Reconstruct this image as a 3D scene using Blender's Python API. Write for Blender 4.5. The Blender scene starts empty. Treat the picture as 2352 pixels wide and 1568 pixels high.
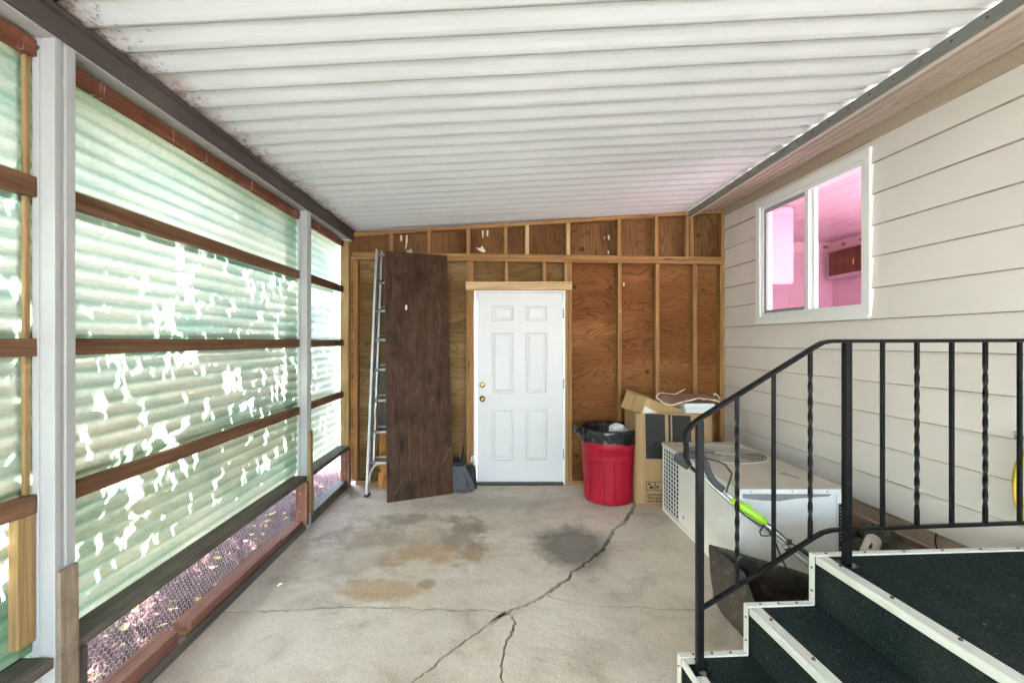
import bpy, bmesh, math, random
from mathutils import Vector, Matrix, noise as mnoise
random.seed(7)
R = math.radians
scene = bpy.context.scene
COL = scene.collection

# ------------------------------------------------------------------ camera, sky, sun, exposure
EYE = 1.55
F, PX, PY = 1045.0, 1140.0, 781.0            # pixels of a 2352 px wide frame
cam_d = bpy.data.cameras.new('camera')
cam = bpy.data.objects.new('camera', cam_d)
COL.objects.link(cam)
cam.location = (0, 0, EYE)
cam.rotation_euler = (R(90), 0, 0)
cam_d.sensor_width = 36.0
cam_d.lens = 36.0 * F / 2352.0
cam_d.shift_x = (1176 - PX) / 2352.0
cam_d.shift_y = -(784 - PY) / 2352.0
cam_d.clip_start = 0.02
cam_d.clip_end = 500
scene.camera = cam

SUN_EL, SUN_AZ = R(53), R(-83)               # azimuth measured from +Y towards +X
world = bpy.data.worlds.new('World')
scene.world = world
world.use_nodes = True
wn = world.node_tree
wn.nodes.clear()
sky = wn.nodes.new('ShaderNodeTexSky')
sky.sky_type = 'NISHITA'
sky.sun_disc = False
sky.sun_elevation = SUN_EL
sky.sun_rotation = SUN_AZ
sky.air_density = 1.0
sky.dust_density = 2.5
sky.ozone_density = 0.6
bg = wn.nodes.new('ShaderNodeBackground')
bg.inputs['Strength'].default_value = 0.15
wo = wn.nodes.new('ShaderNodeOutputWorld')
wn.links.new(sky.outputs[0], bg.inputs[0])
wn.links.new(bg.outputs[0], wo.inputs[0])
sun_d = bpy.data.lights.new('sun', 'SUN')
sun_d.energy = 3.0
sun_d.angle = R(0.5)
sun_d.color = (1.0, 0.985, 0.955)
sun = bpy.data.objects.new('sun', sun_d)
COL.objects.link(sun)
sdir = Vector((math.sin(SUN_AZ) * math.cos(SUN_EL), math.cos(SUN_AZ) * math.cos(SUN_EL), math.sin(SUN_EL)))
sun.rotation_euler = sdir.to_track_quat('Z', 'Y').to_euler()
sun.location = sdir * 30
scene.view_settings.view_transform = 'Standard'
scene.view_settings.look = 'None'
scene.view_settings.gamma = 1.0
scene.view_settings.exposure = 5.12
scene.view_settings.use_curve_mapping = False
scene.render.engine = 'CYCLES'
cy = scene.cycles
cy.use_denoising = True
cy.max_bounces = 10
cy.diffuse_bounces = 6
cy.glossy_bounces = 4
cy.transmission_bounces = 8
cy.transparent_max_bounces = 16
cy.caustics_reflective = False
cy.caustics_refractive = False
cy.sample_clamp_indirect = 6

# ------------------------------------------------------------------ geometry helpers
def at(x, y, Y):
    return Vector(((x - PX) / F * Y, Y, EYE - (y - PY) / F * Y))
def onz(x, y, z=0.0):
    Y = F * (EYE - z) / (y - PY)
    return at(x, y, Y)
XF = Matrix.Identity(4)
WPOS = {}
def place(o, parent):
    COL.objects.link(o)
    if parent is not None:
        o.parent = parent
        o.location = -WPOS[parent.name]
        WPOS[o.name] = Vector((0, 0, 0))
    else:
        WPOS[o.name] = Vector((0, 0, 0))
def tag(o, label=None, cat=None, group=None, kind=None):
    if label: o['label'] = label
    if cat: o['category'] = cat
    if group: o['group'] = group
    if kind: o['kind'] = kind
    return o
def thing(name, loc, label, cat, group=None):
    o = bpy.data.objects.new(name, None)
    o.empty_display_size = 0.1
    COL.objects.link(o)
    o.location = loc
    WPOS[o.name] = Vector(loc)
    return tag(o, label, cat, group)
def mesh(name, verts, faces, mat, parent=None, smooth=False, bevel=0.0, solid=0.0, seg=1):
    me = bpy.data.meshes.new(name)
    me.from_pydata([tuple(XF @ Vector(v)) for v in verts], [], faces)
    bm = bmesh.new()
    bm.from_mesh(me)
    if not solid:
        bmesh.ops.recalc_face_normals(bm, faces=bm.faces)
    bm.to_mesh(me)
    bm.free()
    if smooth:
        me.polygons.foreach_set('use_smooth', [True] * len(me.polygons))
    me.materials.append(mat)
    o = bpy.data.objects.new(name, me)
    place(o, parent)
    if solid:
        m = o.modifiers.new('solid', 'SOLIDIFY')
        m.thickness = solid
        m.offset = 0
    if bevel:
        m = o.modifiers.new('bevel', 'BEVEL')
        m.width = bevel
        m.segments = seg
        m.limit_method = 'ANGLE'
        m.angle_limit = R(35)
    return o
BOXF = [(0, 3, 2, 1), (4, 5, 6, 7), (0, 1, 5, 4), (1, 2, 6, 5), (2, 3, 7, 6), (3, 0, 4, 7)]
def box(name, x0, x1, y0, y1, z0, z1, mat, parent=None, bevel=0.0015, seg=1):
    v = [(x0, y0, z0), (x1, y0, z0), (x1, y1, z0), (x0, y1, z0), (x0, y0, z1), (x1, y0, z1), (x1, y1, z1), (x0, y1, z1)]
    return mesh(name, v, BOXF, mat, parent, bevel=bevel, seg=seg)
def obox(name, o, u, v, w, mat, parent=None, bevel=0.0015):
    o, u, v, w = Vector(o), Vector(u), Vector(v), Vector(w)
    vs = [o, o + u, o + u + v, o + v, o + w, o + u + w, o + u + v + w, o + v + w]
    return mesh(name, vs, BOXF, mat, parent, bevel=bevel)
def prism(name, poly, vec, mat, parent=None, bevel=0.0, smooth=False):
    n = len(poly)
    vec = Vector(vec)
    v = [Vector(p) for p in poly] + [Vector(p) + vec for p in poly]
    f = [tuple(range(n)), tuple(range(2 * n - 1, n - 1, -1))] + [(i, (i + 1) % n, n + (i + 1) % n, n + i) for i in range(n)]
    return mesh(name, v, f, mat, parent, bevel=bevel, smooth=smooth)
def beam(name, a, b, w, h, mat, parent=None, up=(0, 0, 1), bevel=0.0015):
    a, b = Vector(a), Vector(b)
    d = (b - a)
    s = d.cross(Vector(up)).normalized()
    t = s.cross(d).normalized()
    return obox(name, a - s * w / 2 - t * h / 2, d, s * w, t * h, mat, parent, bevel)
def tube(name, pts, r, mat, parent=None, seg=8, closed=False, smooth=True, square=False, twist=0.0, up=None):
    pts = [Vector(p) for p in pts]
    n = len(pts)
    rs = r if isinstance(r, (list, tuple)) else [r] * n
    if square:
        seg = 4
    tang = []
    for i in range(n):
        if closed:
            t = pts[(i + 1) % n] - pts[i - 1]
        else:
            t = pts[min(i + 1, n - 1)] - pts[max(i - 1, 0)]
        tang.append(t.normalized())
    ref = Vector(up) if up else (Vector((0, 0, 1)) if abs(tang[0].z) < 0.9 else Vector((1, 0, 0)))
    nrm = tang[0].cross(ref).normalized()
    vs, fs = [], []
    for i in range(n):
        nrm = (nrm - tang[i] * nrm.dot(tang[i])).normalized()
        bi = tang[i].cross(nrm)
        a0 = twist * i / max(1, n - 1) + (math.pi / 4 if square else 0)
        rr = rs[i] * (math.sqrt(2) if square else 1)
        for k in range(seg):
            a = a0 + 2 * math.pi * k / seg
            vs.append(pts[i] + nrm * (rr * math.cos(a)) + bi * (rr * math.sin(a)))
    for i in range(n if closed else n - 1):
        j = (i + 1) % n
        for k in range(seg):
            l = (k + 1) % seg
            fs.append((i * seg + k, i * seg + l, j * seg + l, j * seg + k))
    if not closed:
        fs.append(tuple(range(seg)))
        fs.append(tuple((n - 1) * seg + k for k in range(seg)))
    return mesh(name, vs, fs, mat, parent, smooth=smooth and not square)
def lathe(name, prof, c, mat, parent=None, seg=40, wob=None, smooth=True, axis='Z'):
    vs, fs = [], []
    n = len(prof)
    for k in range(seg):
        a = 2 * math.pi * k / seg
        for i, (r, z) in enumerate(prof):
            rr, zz = r, z
            if wob:
                rr, zz = wob(r, z, a)
            if axis == 'Z':
                vs.append((c[0] + rr * math.cos(a), c[1] + rr * math.sin(a), c[2] + zz))
            elif axis == 'Y':
                vs.append((c[0] + rr * math.cos(a), c[1] + zz, c[2] + rr * math.sin(a)))
            else:
                vs.append((c[0] + zz, c[1] + rr * math.cos(a), c[2] + rr * math.sin(a)))
    for k in range(seg):
        l = (k + 1) % seg
        for i in range(n - 1):
            fs.append((k * n + i, l * n + i, l * n + i + 1, k * n + i + 1))
    o = mesh(name, vs, fs, mat, parent, smooth=smooth)
    return o
def smooth_pts(pts, it=3):
    pts = [Vector(p) for p in pts]
    for _ in range(it):
        q = [pts[0]]
        for i in range(len(pts) - 1):
            q.append(pts[i] * 0.75 + pts[i + 1] * 0.25)
            q.append(pts[i] * 0.25 + pts[i + 1] * 0.75)
        q.append(pts[-1])
        pts = q
    return pts

# ------------------------------------------------------------------ material helpers
class M:
    def __init__(s, name):
        s.m = bpy.data.materials.new(name)
        s.m.use_nodes = True
        s.nt = s.m.node_tree
        s.b = s.nt.nodes['Principled BSDF']
        s.out = s.nt.nodes['Material Output']
        s._c = None
    def n(s, t, **kw):
        nd = s.nt.nodes.new(t)
        for k, v in kw.items():
            if k.startswith('_'):
                key = k[1:]
                key = int(key) if key.isdigit() else key.replace('_', ' ')
                if hasattr(v, 'links') or isinstance(v, bpy.types.NodeSocket):
                    s.nt.links.new(v, nd.inputs[key])
                else:
                    nd.inputs[key].default_value = v
            else:
                setattr(nd, k, v)
        return nd
    def link(s, a, b):
        s.nt.links.new(a, b)
    def coord(s, rnd=True):
        if s._c is None:
            tc = s.n('ShaderNodeTexCoord')
            if rnd:
                oi = s.n('ShaderNodeObjectInfo')
                mu = s.n('ShaderNodeMath', operation='MULTIPLY', _0=oi.outputs['Random'], _1=53.0)
                ad = s.n('ShaderNodeVectorMath', operation='ADD', _0=tc.outputs['Object'], _1=mu.outputs[0])
                s._c = ad.outputs[0]
            else:
                s._c = tc.outputs['Object']
        return s._c
    def noise(s, scale, detail=4.0, rough=0.55, dist=0.0, vec=None, stretch=None):
        v = vec if vec is not None else s.coord()
        if stretch:
            mp = s.n('ShaderNodeMapping', _Vector=v, _Scale=stretch)
            v = mp.outputs[0]
        nd = s.n('ShaderNodeTexNoise', _Vector=v, _Scale=scale, _Detail=detail, _Roughness=rough, _Distortion=dist)
        return nd.outputs['Fac']
    def ramp(s, fac, stops, interp='LINEAR'):
        nd = s.n('ShaderNodeValToRGB', _Fac=fac)
        cr = nd.color_ramp
        cr.interpolation = interp
        while len(cr.elements) < len(stops):
            cr.elements.new(0.5)
        for e, (p, c) in zip(cr.elements, stops):
            e.position = p
            e.color = (c[0], c[1], c[2], 1) if not isinstance(c, float) else (c, c, c, 1)
        return nd.outputs['Color']
    def math(s, op, a, b=0.0, c=0.0):
        nd = s.n('ShaderNodeMath', operation=op, _0=a, _1=b, _2=c)
        return nd.outputs[0]
    def mix(s, fac, a, b, mode='MIX'):
        nd = s.n('ShaderNodeMix', data_type='RGBA', blend_type=mode)
        for key, v in ((0, fac), (6, a), (7, b)):
            if isinstance(v, bpy.types.NodeSocket):
                s.nt.links.new(v, nd.inputs[key])
            elif key == 0:
                nd.inputs[0].default_value = v
            else:
                nd.inputs[key].default_value = (v[0], v[1], v[2], 1)
        return nd.outputs[2]
    def sep(s, vec):
        return s.n('ShaderNodeSeparateXYZ', _0=vec).outputs
    def bump(s, h, strength=0.3, dist=0.01):
        nd = s.n('ShaderNodeBump', _Height=h, _Strength=strength, _Distance=dist)
        s.link(nd.outputs[0], s.b.inputs['Normal'])
        return nd
    def col(s, c):
        if isinstance(c, bpy.types.NodeSocket):
            s.link(c, s.b.inputs['Base Color'])
        else:
            s.b.inputs['Base Color'].default_value = (c[0], c[1], c[2], 1)
    def rough(s, v):
        if isinstance(v, bpy.types.NodeSocket):
            s.link(v, s.b.inputs['Roughness'])
        else:
            s.b.inputs['Roughness'].default_value = v

def sc(c, k):
    return tuple(x * k for x in c)
def plain(name, c, rough=0.5, var=0.12, scale=6.0, bump=0.0, bscale=60.0, metal=0.0, dirt=0.0, dirtc=(0.08, 0.07, 0.05), spec=0.5):
    m = M(name)
    base = m.ramp(m.noise(scale), [(0.3, sc(c, 1 - var)), (0.7, sc(c, 1 + var))])
    if dirt:
        d = m.ramp(m.noise(scale * 3.1, 7, 0.7), [(0.52, 0.0), (0.75, dirt)])
        base = m.mix(d, base, dirtc)
    m.col(base)
    m.rough(m.math('ADD', m.math('MULTIPLY', m.noise(scale * 4), 0.25), rough - 0.125))
    m.b.inputs['Metallic'].default_value = metal
    m.b.inputs['Specular IOR Level'].default_value = spec
    if bump:
        m.bump(m.noise(bscale, 5), bump, 0.005)
    return m.m
AX = {'X': (0.35, 9, 9), 'Y': (9, 0.35, 9), 'Z': (9, 9, 0.35)}
AXF = {'X': (2.5, 90, 90), 'Y': (90, 2.5, 90), 'Z': (90, 90, 2.5)}
AXK = {'X': (1.6, 7, 7), 'Y': (7, 1.6, 7), 'Z': (7, 7, 1.6)}
def lumber(name, c1, c2, axis, rough=0.75, knots=0.8, stain=0.0, stainc=(0.03, 0.025, 0.02), drips=None, kt=(0.05, 0.13)):
    m = M(name)
    g = m.noise(2.2, 5, 0.55, 1.2, stretch=AX[axis])
    base = m.ramp(g, [(0.25, c1), (0.5, sc([(a + b) / 2 for a, b in zip(c1, c2)], 1.05)), (0.75, c2)])
    fine = m.ramp(m.noise(1.0, 3, 0.6, 0.4, stretch=AXF[axis]), [(0.3, (0.72, 0.7, 0.66)), (0.65, (1.05, 1.05, 1.05))])
    base = m.mix(1.0, base, fine, 'MULTIPLY')
    if knots:
        mp = m.n('ShaderNodeMapping', _Vector=m.coord(), _Scale=AXK[axis])
        vo = m.n('ShaderNodeTexVoronoi', _Vector=mp.outputs[0], _Scale=1.0)
        k = m.ramp(vo.outputs['Distance'], [(kt[0], 1.0), (kt[1], 0.0)])
        base = m.mix(m.math('MULTIPLY', k, knots), base, sc(c1, 0.3))
    if stain:
        st = m.ramp(m.noise(5.0, 6, 0.65), [(0.48, 0.0), (0.7, stain)])
        base = m.mix(st, base, stainc)
    if drips:
        dr = m.ramp(m.noise(9.0, 4, 0.6, stretch=(1, 2.2, 0.25)), [(0.6, 0.0), (0.66, 0.75)])
        base = m.mix(dr, base, drips)
    m.col(base)
    m.rough(rough)
    m.b.inputs['Specular IOR Level'].default_value = 0.15
    m.bump(m.noise(1.0, 4, 0.6, stretch=AXF[axis]), 0.35, 0.003)
    return m.m
def ply(name, c1, c2, c3, axis='X', freq=34.0, tint=None):
    """peeled plywood veneer: contour-like cathedral grain, knots, patches"""
    m = M(name)
    st = (0.75, 1.0, 3.4) if axis == 'X' else (3.4, 1.0, 0.75)
    n = m.noise(1.15, 2.5, 0.45, 0.5, stretch=st)
    sn = m.math('SINE', m.math('MULTIPLY', n, freq * 2.2))
    wide = m.noise(0.9, 3, 0.5, stretch=st)
    base = m.ramp(wide, [(0.3, c1), (0.5, c2), (0.72, c3)])
    line = m.ramp(m.math('ADD', m.math('MULTIPLY', sn, 0.5), 0.5), [(0.0, 0.0), (0.6, 0.08), (0.9, 0.6), (1.0, 0.85)])
    amp = m.ramp(m.noise(1.6, 2), [(0.3, 0.25), (0.65, 0.95)])
    base = m.mix(m.math('MULTIPLY', m.math('MULTIPLY', line, amp), 0.8), base, sc(c1, 0.45))
    fst = (3, 1, 110) if axis == 'X' else (110, 1, 3)
    fine = m.ramp(m.noise(1.0, 3, 0.6, stretch=fst), [(0.3, (0.75, 0.73, 0.7)), (0.65, (1.06, 1.06, 1.06))])
    base = m.mix(1.0, base, fine, 'MULTIPLY')
    vo = m.n('ShaderNodeTexVoronoi', _Vector=m.coord(), _Scale=3.6)
    d = m.math('ADD', vo.outputs['Distance'], m.math('MULTIPLY', m.noise(30, 2), 0.03))
    k = m.ramp(d, [(0.055, 0.9), (0.075, 0.25), (0.1, 0.75), (0.125, 0.0)])
    base = m.mix(k, base, sc(c1, 0.22))
    if tint:
        base = m.mix(1.0, base, tint, 'MULTIPLY')
    m.col(base)
    m.rough(0.72)
    m.b.inputs['Specular IOR Level'].default_value = 0.15
    m.bump(m.noise(1.0, 4, 0.6, stretch=fst), 0.3, 0.003)
    return m.m

# ---- concrete floor with real stains
def concrete():
    m = M('concrete')
    c = m.coord(False)
    base = m.ramp(m.noise(1.1, 7, 0.62), [(0.3, (0.46, 0.395, 0.325)), (0.5, (0.58, 0.515, 0.44)), (0.7, (0.66, 0.605, 0.535))])
    cloud = m.ramp(m.noise(3.4, 8, 0.7, 0.8), [(0.3, (0.66, 0.62, 0.57)), (0.48, (1.0, 1.0, 1.0)), (0.7, (1.08, 1.08, 1.08))])
    base = m.mix(0.75, base, cloud, 'MULTIPLY')
    grit = m.ramp(m.noise(85, 5, 0.75), [(0.33, (0.5, 0.48, 0.45)), (0.46, (0.96, 0.96, 0.96)), (0.66, (1.1, 1.1, 1.1))])
    base = m.mix(0.7, base, grit, 'MULTIPLY')
    vo = m.n('ShaderNodeTexVoronoi', _Vector=c, _Scale=7.0)
    sp = m.ramp(m.math('ADD', vo.outputs['Distance'], m.math('MULTIPLY', m.noise(40, 2), 0.05)), [(0.045, 0.8), (0.06, 0.0)])
    base = m.mix(sp, base, (0.09, 0.075, 0.06))
    warp = m.noise(2.6, 6, 0.7)
    warp2 = m.noise(9.0, 5, 0.65)
    x, y, z = m.sep(c)[:3]
    def blob(cx, cy_, rx, ry, lo, hi, k, colr, b, wk=2.3):
        hi += 0.2
        dx = m.math('DIVIDE', m.math('SUBTRACT', x, cx), rx)
        dy = m.math('DIVIDE', m.math('SUBTRACT', y, cy_), ry)
        r = m.math('SQRT', m.math('ADD', m.math('MULTIPLY', dx, dx), m.math('MULTIPLY', dy, dy)))
        r = m.math('ADD', r, m.math('MULTIPLY', m.math('SUBTRACT', warp, 0.5), wk))
        r = m.math('ADD', r, m.math('MULTIPLY', m.math('SUBTRACT', warp2, 0.5), wk * 0.6))
        f = m.ramp(r, [(lo, k), (hi, 0.0)])
        return m.mix(f, b, colr)
    # oil stains, rust-coloured patches, damp margin (metres on the slab)
    base = blob(-0.62, 3.55, 0.75, 0.5, 0.45, 0.95, 0.55, (0.27, 0.2, 0.13), base)
    base = blob(-0.75, 2.85, 0.33, 0.16, 0.5, 0.8, 0.65, (0.4, 0.25, 0.11), base)
    base = blob(-0.44, 2.9, 0.07, 0.07, 0.6, 0.8, 0.7, (0.3, 0.2, 0.1), base, 0.7)
    base = blob(-0.27, 3.62, 0.22, 0.42, 0.5, 0.9, 0.6, (0.19, 0.155, 0.12), base)
    base = blob(-0.8, 3.95, 0.5, 0.15, 0.4, 0.9, 0.5, (0.14, 0.12, 0.1), base)
    base = blob(0.57, 3.42, 0.34, 0.42, 0.55, 0.85, 0.85, (0.125, 0.118, 0.105), base, 1.1)
    base = blob(0.62, 3.5, 0.17, 0.13, 0.7, 0.95, 0.4, (0.25, 0.235, 0.21), base, 0.4)
    base = blob(0.0, 4.3, 0.9, 0.25, 0.4, 1.0, 0.35, (0.16, 0.14, 0.12), base)
    base = blob(-1.05, 3.3, 0.45, 0.6, 0.3, 1.0, 0.45, (0.22, 0.17, 0.13), base)
    base = blob(-0.95, 3.25, 0.14, 0.2, 0.6, 0.8, 0.6, (0.5, 0.46, 0.4), base, 1.2)
    base = blob(-0.5, 3.3, 0.4, 0.22, 0.5, 0.75, 0.6, (0.42, 0.27, 0.13), base, 1.6)
    edge = m.ramp(m.math('ADD', m.math('MULTIPLY', x, -1.0), m.math('MULTIPLY', m.math('SUBTRACT', warp, 0.5), 0.9)), [(0.0, 0.0), (1.0, 0.0)])
    m.col(base)
    m.rough(m.ramp(m.noise(5, 4), [(0.3, 0.62), (0.7, 0.9)]))
    h = m.math('ADD', m.math('MULTIPLY', m.noise(7, 6, 0.6), 1.0), m.math('MULTIPLY', m.noise(90, 3), 0.12))
    m.bump(h, 0.5, 0.02)
    return m.m

def roof_paint():
    m = M('roof_paint')
    c = m.coord(False)
    x, y, z = m.sep(c)[:3]
    base = m.ramp(m.noise(1.4, 5), [(0.3, (0.71, 0.725, 0.75)), (0.7, (0.78, 0.795, 0.82))])
    streak = m.ramp(m.noise(2.0, 5, 0.6, stretch=(0.5, 9, 1)), [(0.5, 0.0), (0.75, 0.22)])
    base = m.mix(streak, base, (0.45, 0.44, 0.41))
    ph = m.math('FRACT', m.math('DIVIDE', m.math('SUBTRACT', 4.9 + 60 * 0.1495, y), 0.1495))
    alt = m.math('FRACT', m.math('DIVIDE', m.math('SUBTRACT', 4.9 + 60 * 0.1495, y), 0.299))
    seam = m.ramp(ph, [(0.0, 0.9), (0.03, 0.8), (0.055, 0.0), (0.98, 0.0), (1.0, 0.9)])  # dark line painted at every rib joint, part dirt, part the joint's shade
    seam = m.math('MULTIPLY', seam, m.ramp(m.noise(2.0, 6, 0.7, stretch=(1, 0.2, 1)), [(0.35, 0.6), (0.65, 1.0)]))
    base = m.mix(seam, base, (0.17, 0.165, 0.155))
    # mildew gathered along the eave
    mil = m.math('ADD', m.math('MULTIPLY', x, -1.0), m.math('MULTIPLY', m.math('SUBTRACT', m.noise(6, 6, 0.7), 0.5), 0.55))
    mil = m.ramp(mil, [(0.1, 0.0), (1.0, 0.0)])
    e = m.math('SUBTRACT', m.math('MULTIPLY', x, -1.0), 1.18)         # 0 at X=-1.18, grows to the eave
    e = m.math('MULTIPLY', e, 2.4)
    sp = m.math('ADD', e, m.math('MULTIPLY', m.math('SUBTRACT', m.noise(38, 7, 0.75), 0.62), 3.0))
    spec = m.ramp(sp, [(0.45, 0.0), (0.75, 0.85)])
    base = m.mix(spec, base, (0.09, 0.07, 0.06))
    tan = m.ramp(m.math('ADD', e, m.math('MULTIPLY', m.math('SUBTRACT', m.noise(4, 4), 0.5), 1.6)), [(0.55, 0.0), (1.0, 0.6)])
    base = m.mix(tan, base, (0.4, 0.27, 0.21))
    m.col(base)
    m.rough(0.42)
    m.bump(m.noise(7, 3, stretch=(1, 4, 1)), 0.12, 0.01)
    return m.m

def fiberglass(name, tint=(1, 1, 1), dirt=1.0):
    m = M(name)
    x, y, z = m.sep(m.n('ShaderNodeTexCoord').outputs['Object'])[:3]
    mott = m.noise(2.1, 6, 0.65, 0.6, stretch=(1, 0.55, 1.6))
    base = m.ramp(mott, [(0.27, (0.25, 0.42, 0.35)), (0.40, (0.44, 0.53, 0.46)), (0.52, (0.58, 0.61, 0.52)), (0.75, (0.66, 0.655, 0.55))])
    fib = m.ramp(m.noise(1.0, 3, 0.7, stretch=(40, 30, 90)), [(0.3, (0.82, 0.84, 0.82)), (0.65, (1.04, 1.04, 1.03))])
    base = m.mix(1.0, base, fib, 'MULTIPLY')
    # grime held in the valleys of the corrugation
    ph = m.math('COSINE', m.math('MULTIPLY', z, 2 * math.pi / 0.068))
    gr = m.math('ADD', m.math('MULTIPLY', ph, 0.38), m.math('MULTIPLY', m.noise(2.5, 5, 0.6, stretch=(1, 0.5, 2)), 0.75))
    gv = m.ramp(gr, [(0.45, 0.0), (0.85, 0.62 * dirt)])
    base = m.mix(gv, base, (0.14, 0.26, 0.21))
    speck = m.ramp(m.noise(55, 3, 0.6), [(0.66, 0.0), (0.74, 0.5)])
    base = m.mix(speck, base, (0.25, 0.3, 0.2))
    base = m.mix(1.0, base, tint, 'MULTIPLY')
    tr = m.n('ShaderNodeBsdfTranslucent', _Color=base)
    df = m.n('ShaderNodeBsdfDiffuse', _Color=m.mix(1.0, base, (0.8, 0.8, 0.8), 'MULTIPLY'))
    gl = m.n('ShaderNodeBsdfGlossy', _Color=(1, 1, 1, 1), _Roughness=0.35)
    m1 = m.n('ShaderNodeMixShader', _0=0.22, _1=tr.outputs[0], _2=df.outputs[0])
    lw = m.n('ShaderNodeLayerWeight')
    fr = m.math('ADD', m.math('MULTIPLY', m.math('POWER', lw.outputs['Facing'], 5.0), 0.35), 0.02)
    m2 = m.n('ShaderNodeMixShader', _0=fr, _1=m1.outputs[0], _2=gl.outputs[0])
    m.link(m2.outputs[0], m.out.inputs['Surface'])
    return m.m

def siding_mat(name, c):
    m = M(name)
    base = m.ramp(m.noise(1.2, 5), [(0.3, sc(c, 0.95)), (0.7, sc(c, 1.04))])
    m.col(base)
    m.rough(0.6)
    m.bump(m.noise(1.0, 4, 0.6, 0.0, stretch=(110, 5, 110)), 0.14, 0.002)
    return m.m

def glass_mat():
    m = M('window_glass')
    tr = m.n('ShaderNodeBsdfTransparent', _Color=(0.93, 0.95, 0.94, 1))
    gl = m.n('ShaderNodeBsdfGlossy', _Color=(1, 1, 1, 1), _Roughness=0.02)
    lw = m.n('ShaderNodeLayerWeight')
    fr = m.math('ADD', m.math('MULTIPLY', m.math('POWER', lw.outputs['Facing'], 5.0), 0.6), 0.04)
    mx = m.n('ShaderNodeMixShader', _0=fr, _1=tr.outputs[0], _2=gl.outputs[0])
    m.link(mx.outputs[0], m.out.inputs['Surface'])
    return m.m

def carpet():
    m = M('carpet')
    base = m.ramp(m.noise(125, 4, 0.85), [(0.36, (0.003, 0.008, 0.0085)), (0.52, (0.011, 0.021, 0.021)), (0.7, (0.06, 0.085, 0.083))])
    worn = m.ramp(m.noise(2.4, 5, 0.6, stretch=(2.2, 1, 1)), [(0.5, 0.0), (0.75, 0.5)])
    base = m.mix(worn, base, (0.04, 0.045, 0.04))
    lint = m.ramp(m.noise(55, 2, 0.5), [(0.72, 0.0), (0.76, 0.6)])
    base = m.mix(lint, base, (0.2, 0.21, 0.19))
    m.col(base)
    m.rough(0.95)
    m.b.inputs['Specular IOR Level'].default_value = 0.15
    m.bump(m.noise(240, 2, 0.8), 0.9, 0.006)
    return m.m

def cardboard(name, c):
    m = M(name)
    base = m.ramp(m.noise(2.0, 6, 0.6), [(0.3, sc(c, 0.86)), (0.7, sc(c, 1.06))])
    flute = m.ramp(m.noise(1.0, 2, stretch=(70, 70, 2)), [(0.35, (0.92, 0.92, 0.92)), (0.6, (1.03, 1.03, 1.03))])
    m.col(m.mix(1.0, base, flute, 'MULTIPLY'))
    m.rough(0.85)
    m.bump(m.noise(1.0, 2, stretch=(70, 70, 2)), 0.15, 0.002)
    return m.m

def grass_mat(name, stops):
    m = M(name)
    m.col(m.ramp(m.noise(17, 3, 0.6), stops))
    m.rough(0.9)
    return m.m

def leaf_mat(name, c1, c2):
    m = M(name)
    base = m.ramp(m.noise(3.0, 3), [(0.3, c1), (0.7, c2)])
    m.col(base)
    tr = m.n('ShaderNodeBsdfTranslucent', _Color=m.mix(1.0, base, (1.2, 1.5, 0.6), 'MULTIPLY'))
    mx = m.n('ShaderNodeMixShader', _0=0.25, _1=m.b.outputs[0], _2=tr.outputs[0])
    m.link(mx.outputs[0], m.out.inputs['Surface'])
    m.rough(0.55)
    return m.m

MT = {}
MT['concrete'] = concrete()
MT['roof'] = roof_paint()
MT['fg'] = fiberglass('fiberglass_green')
MT['fgw'] = fiberglass('fiberglass_pale', (1.42, 1.42, 1.52), 0.55)
MT['fgt'] = fiberglass('fiberglass_teal', (0.5, 0.86, 0.78), 1.0)
MT['ply_right'] = ply('plywood_amber', (0.155, 0.056, 0.016), (0.235, 0.094, 0.028), (0.31, 0.142, 0.05), 'X', 70)
MT['ply_left'] = ply('plywood_yellow', (0.15, 0.083, 0.03), (0.235, 0.14, 0.055), (0.33, 0.215, 0.095), 'X', 50)
MT['ply_up'] = ply('plywood_brown', (0.115, 0.05, 0.017), (0.185, 0.088, 0.032), (0.26, 0.14, 0.058), 'Z', 52)
MT['ply_grey'] = ply('plywood_grey', (0.07, 0.06, 0.05), (0.12, 0.105, 0.085), (0.2, 0.18, 0.15), 'Z', 20)
MT['ply_orange'] = ply('plywood_orange', (0.24, 0.09, 0.022), (0.4, 0.17, 0.048), (0.5, 0.26, 0.09), 'Z', 26)
for a in 'XYZ':
    MT['fir' + a] = lumber('fir_' + a, (0.25, 0.118, 0.042), (0.44, 0.25, 0.11), a, stain=0.15)
    MT['girt' + a] = lumber('girt_' + a, (0.12, 0.06, 0.034), (0.25, 0.135, 0.08), a, stain=0.35, stainc=(0.05, 0.035, 0.025))
    MT['pale' + a] = lumber('pale_pine_' + a, (0.5, 0.33, 0.17), (0.68, 0.5, 0.3), a, knots=0.3)
    MT['old' + a] = lumber('old_wood_' + a, (0.07, 0.062, 0.054), (0.17, 0.155, 0.135), a, stain=0.3)
    MT['red' + a] = lumber('reddish_wood_' + a, (0.15, 0.065, 0.048), (0.28, 0.14, 0.105), a, knots=0.3, stain=0.15)
    MT['tan' + a] = lumber('tan_wood_' + a, (0.27, 0.17, 0.075), (0.43, 0.29, 0.14), a, stain=0.1)
MT['header_strip'] = lumber('header_strip', (0.15, 0.05, 0.03), (0.28, 0.11, 0.065), 'Y', stain=0.5, drips=(0.5, 0.38, 0.32))
MT['wornwood'] = lumber('worn_wood', (0.18, 0.13, 0.09), (0.4, 0.32, 0.25), 'Z', stain=0.7, stainc=(0.06, 0.045, 0.03))
MT['walnut'] = lumber('stained_board', (0.038, 0.018, 0.01), (0.11, 0.058, 0.035), 'Z', rough=0.5, knots=0.9, stain=0.8, stainc=(0.022, 0.011, 0.007), kt=(0.07, 0.24))
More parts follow.
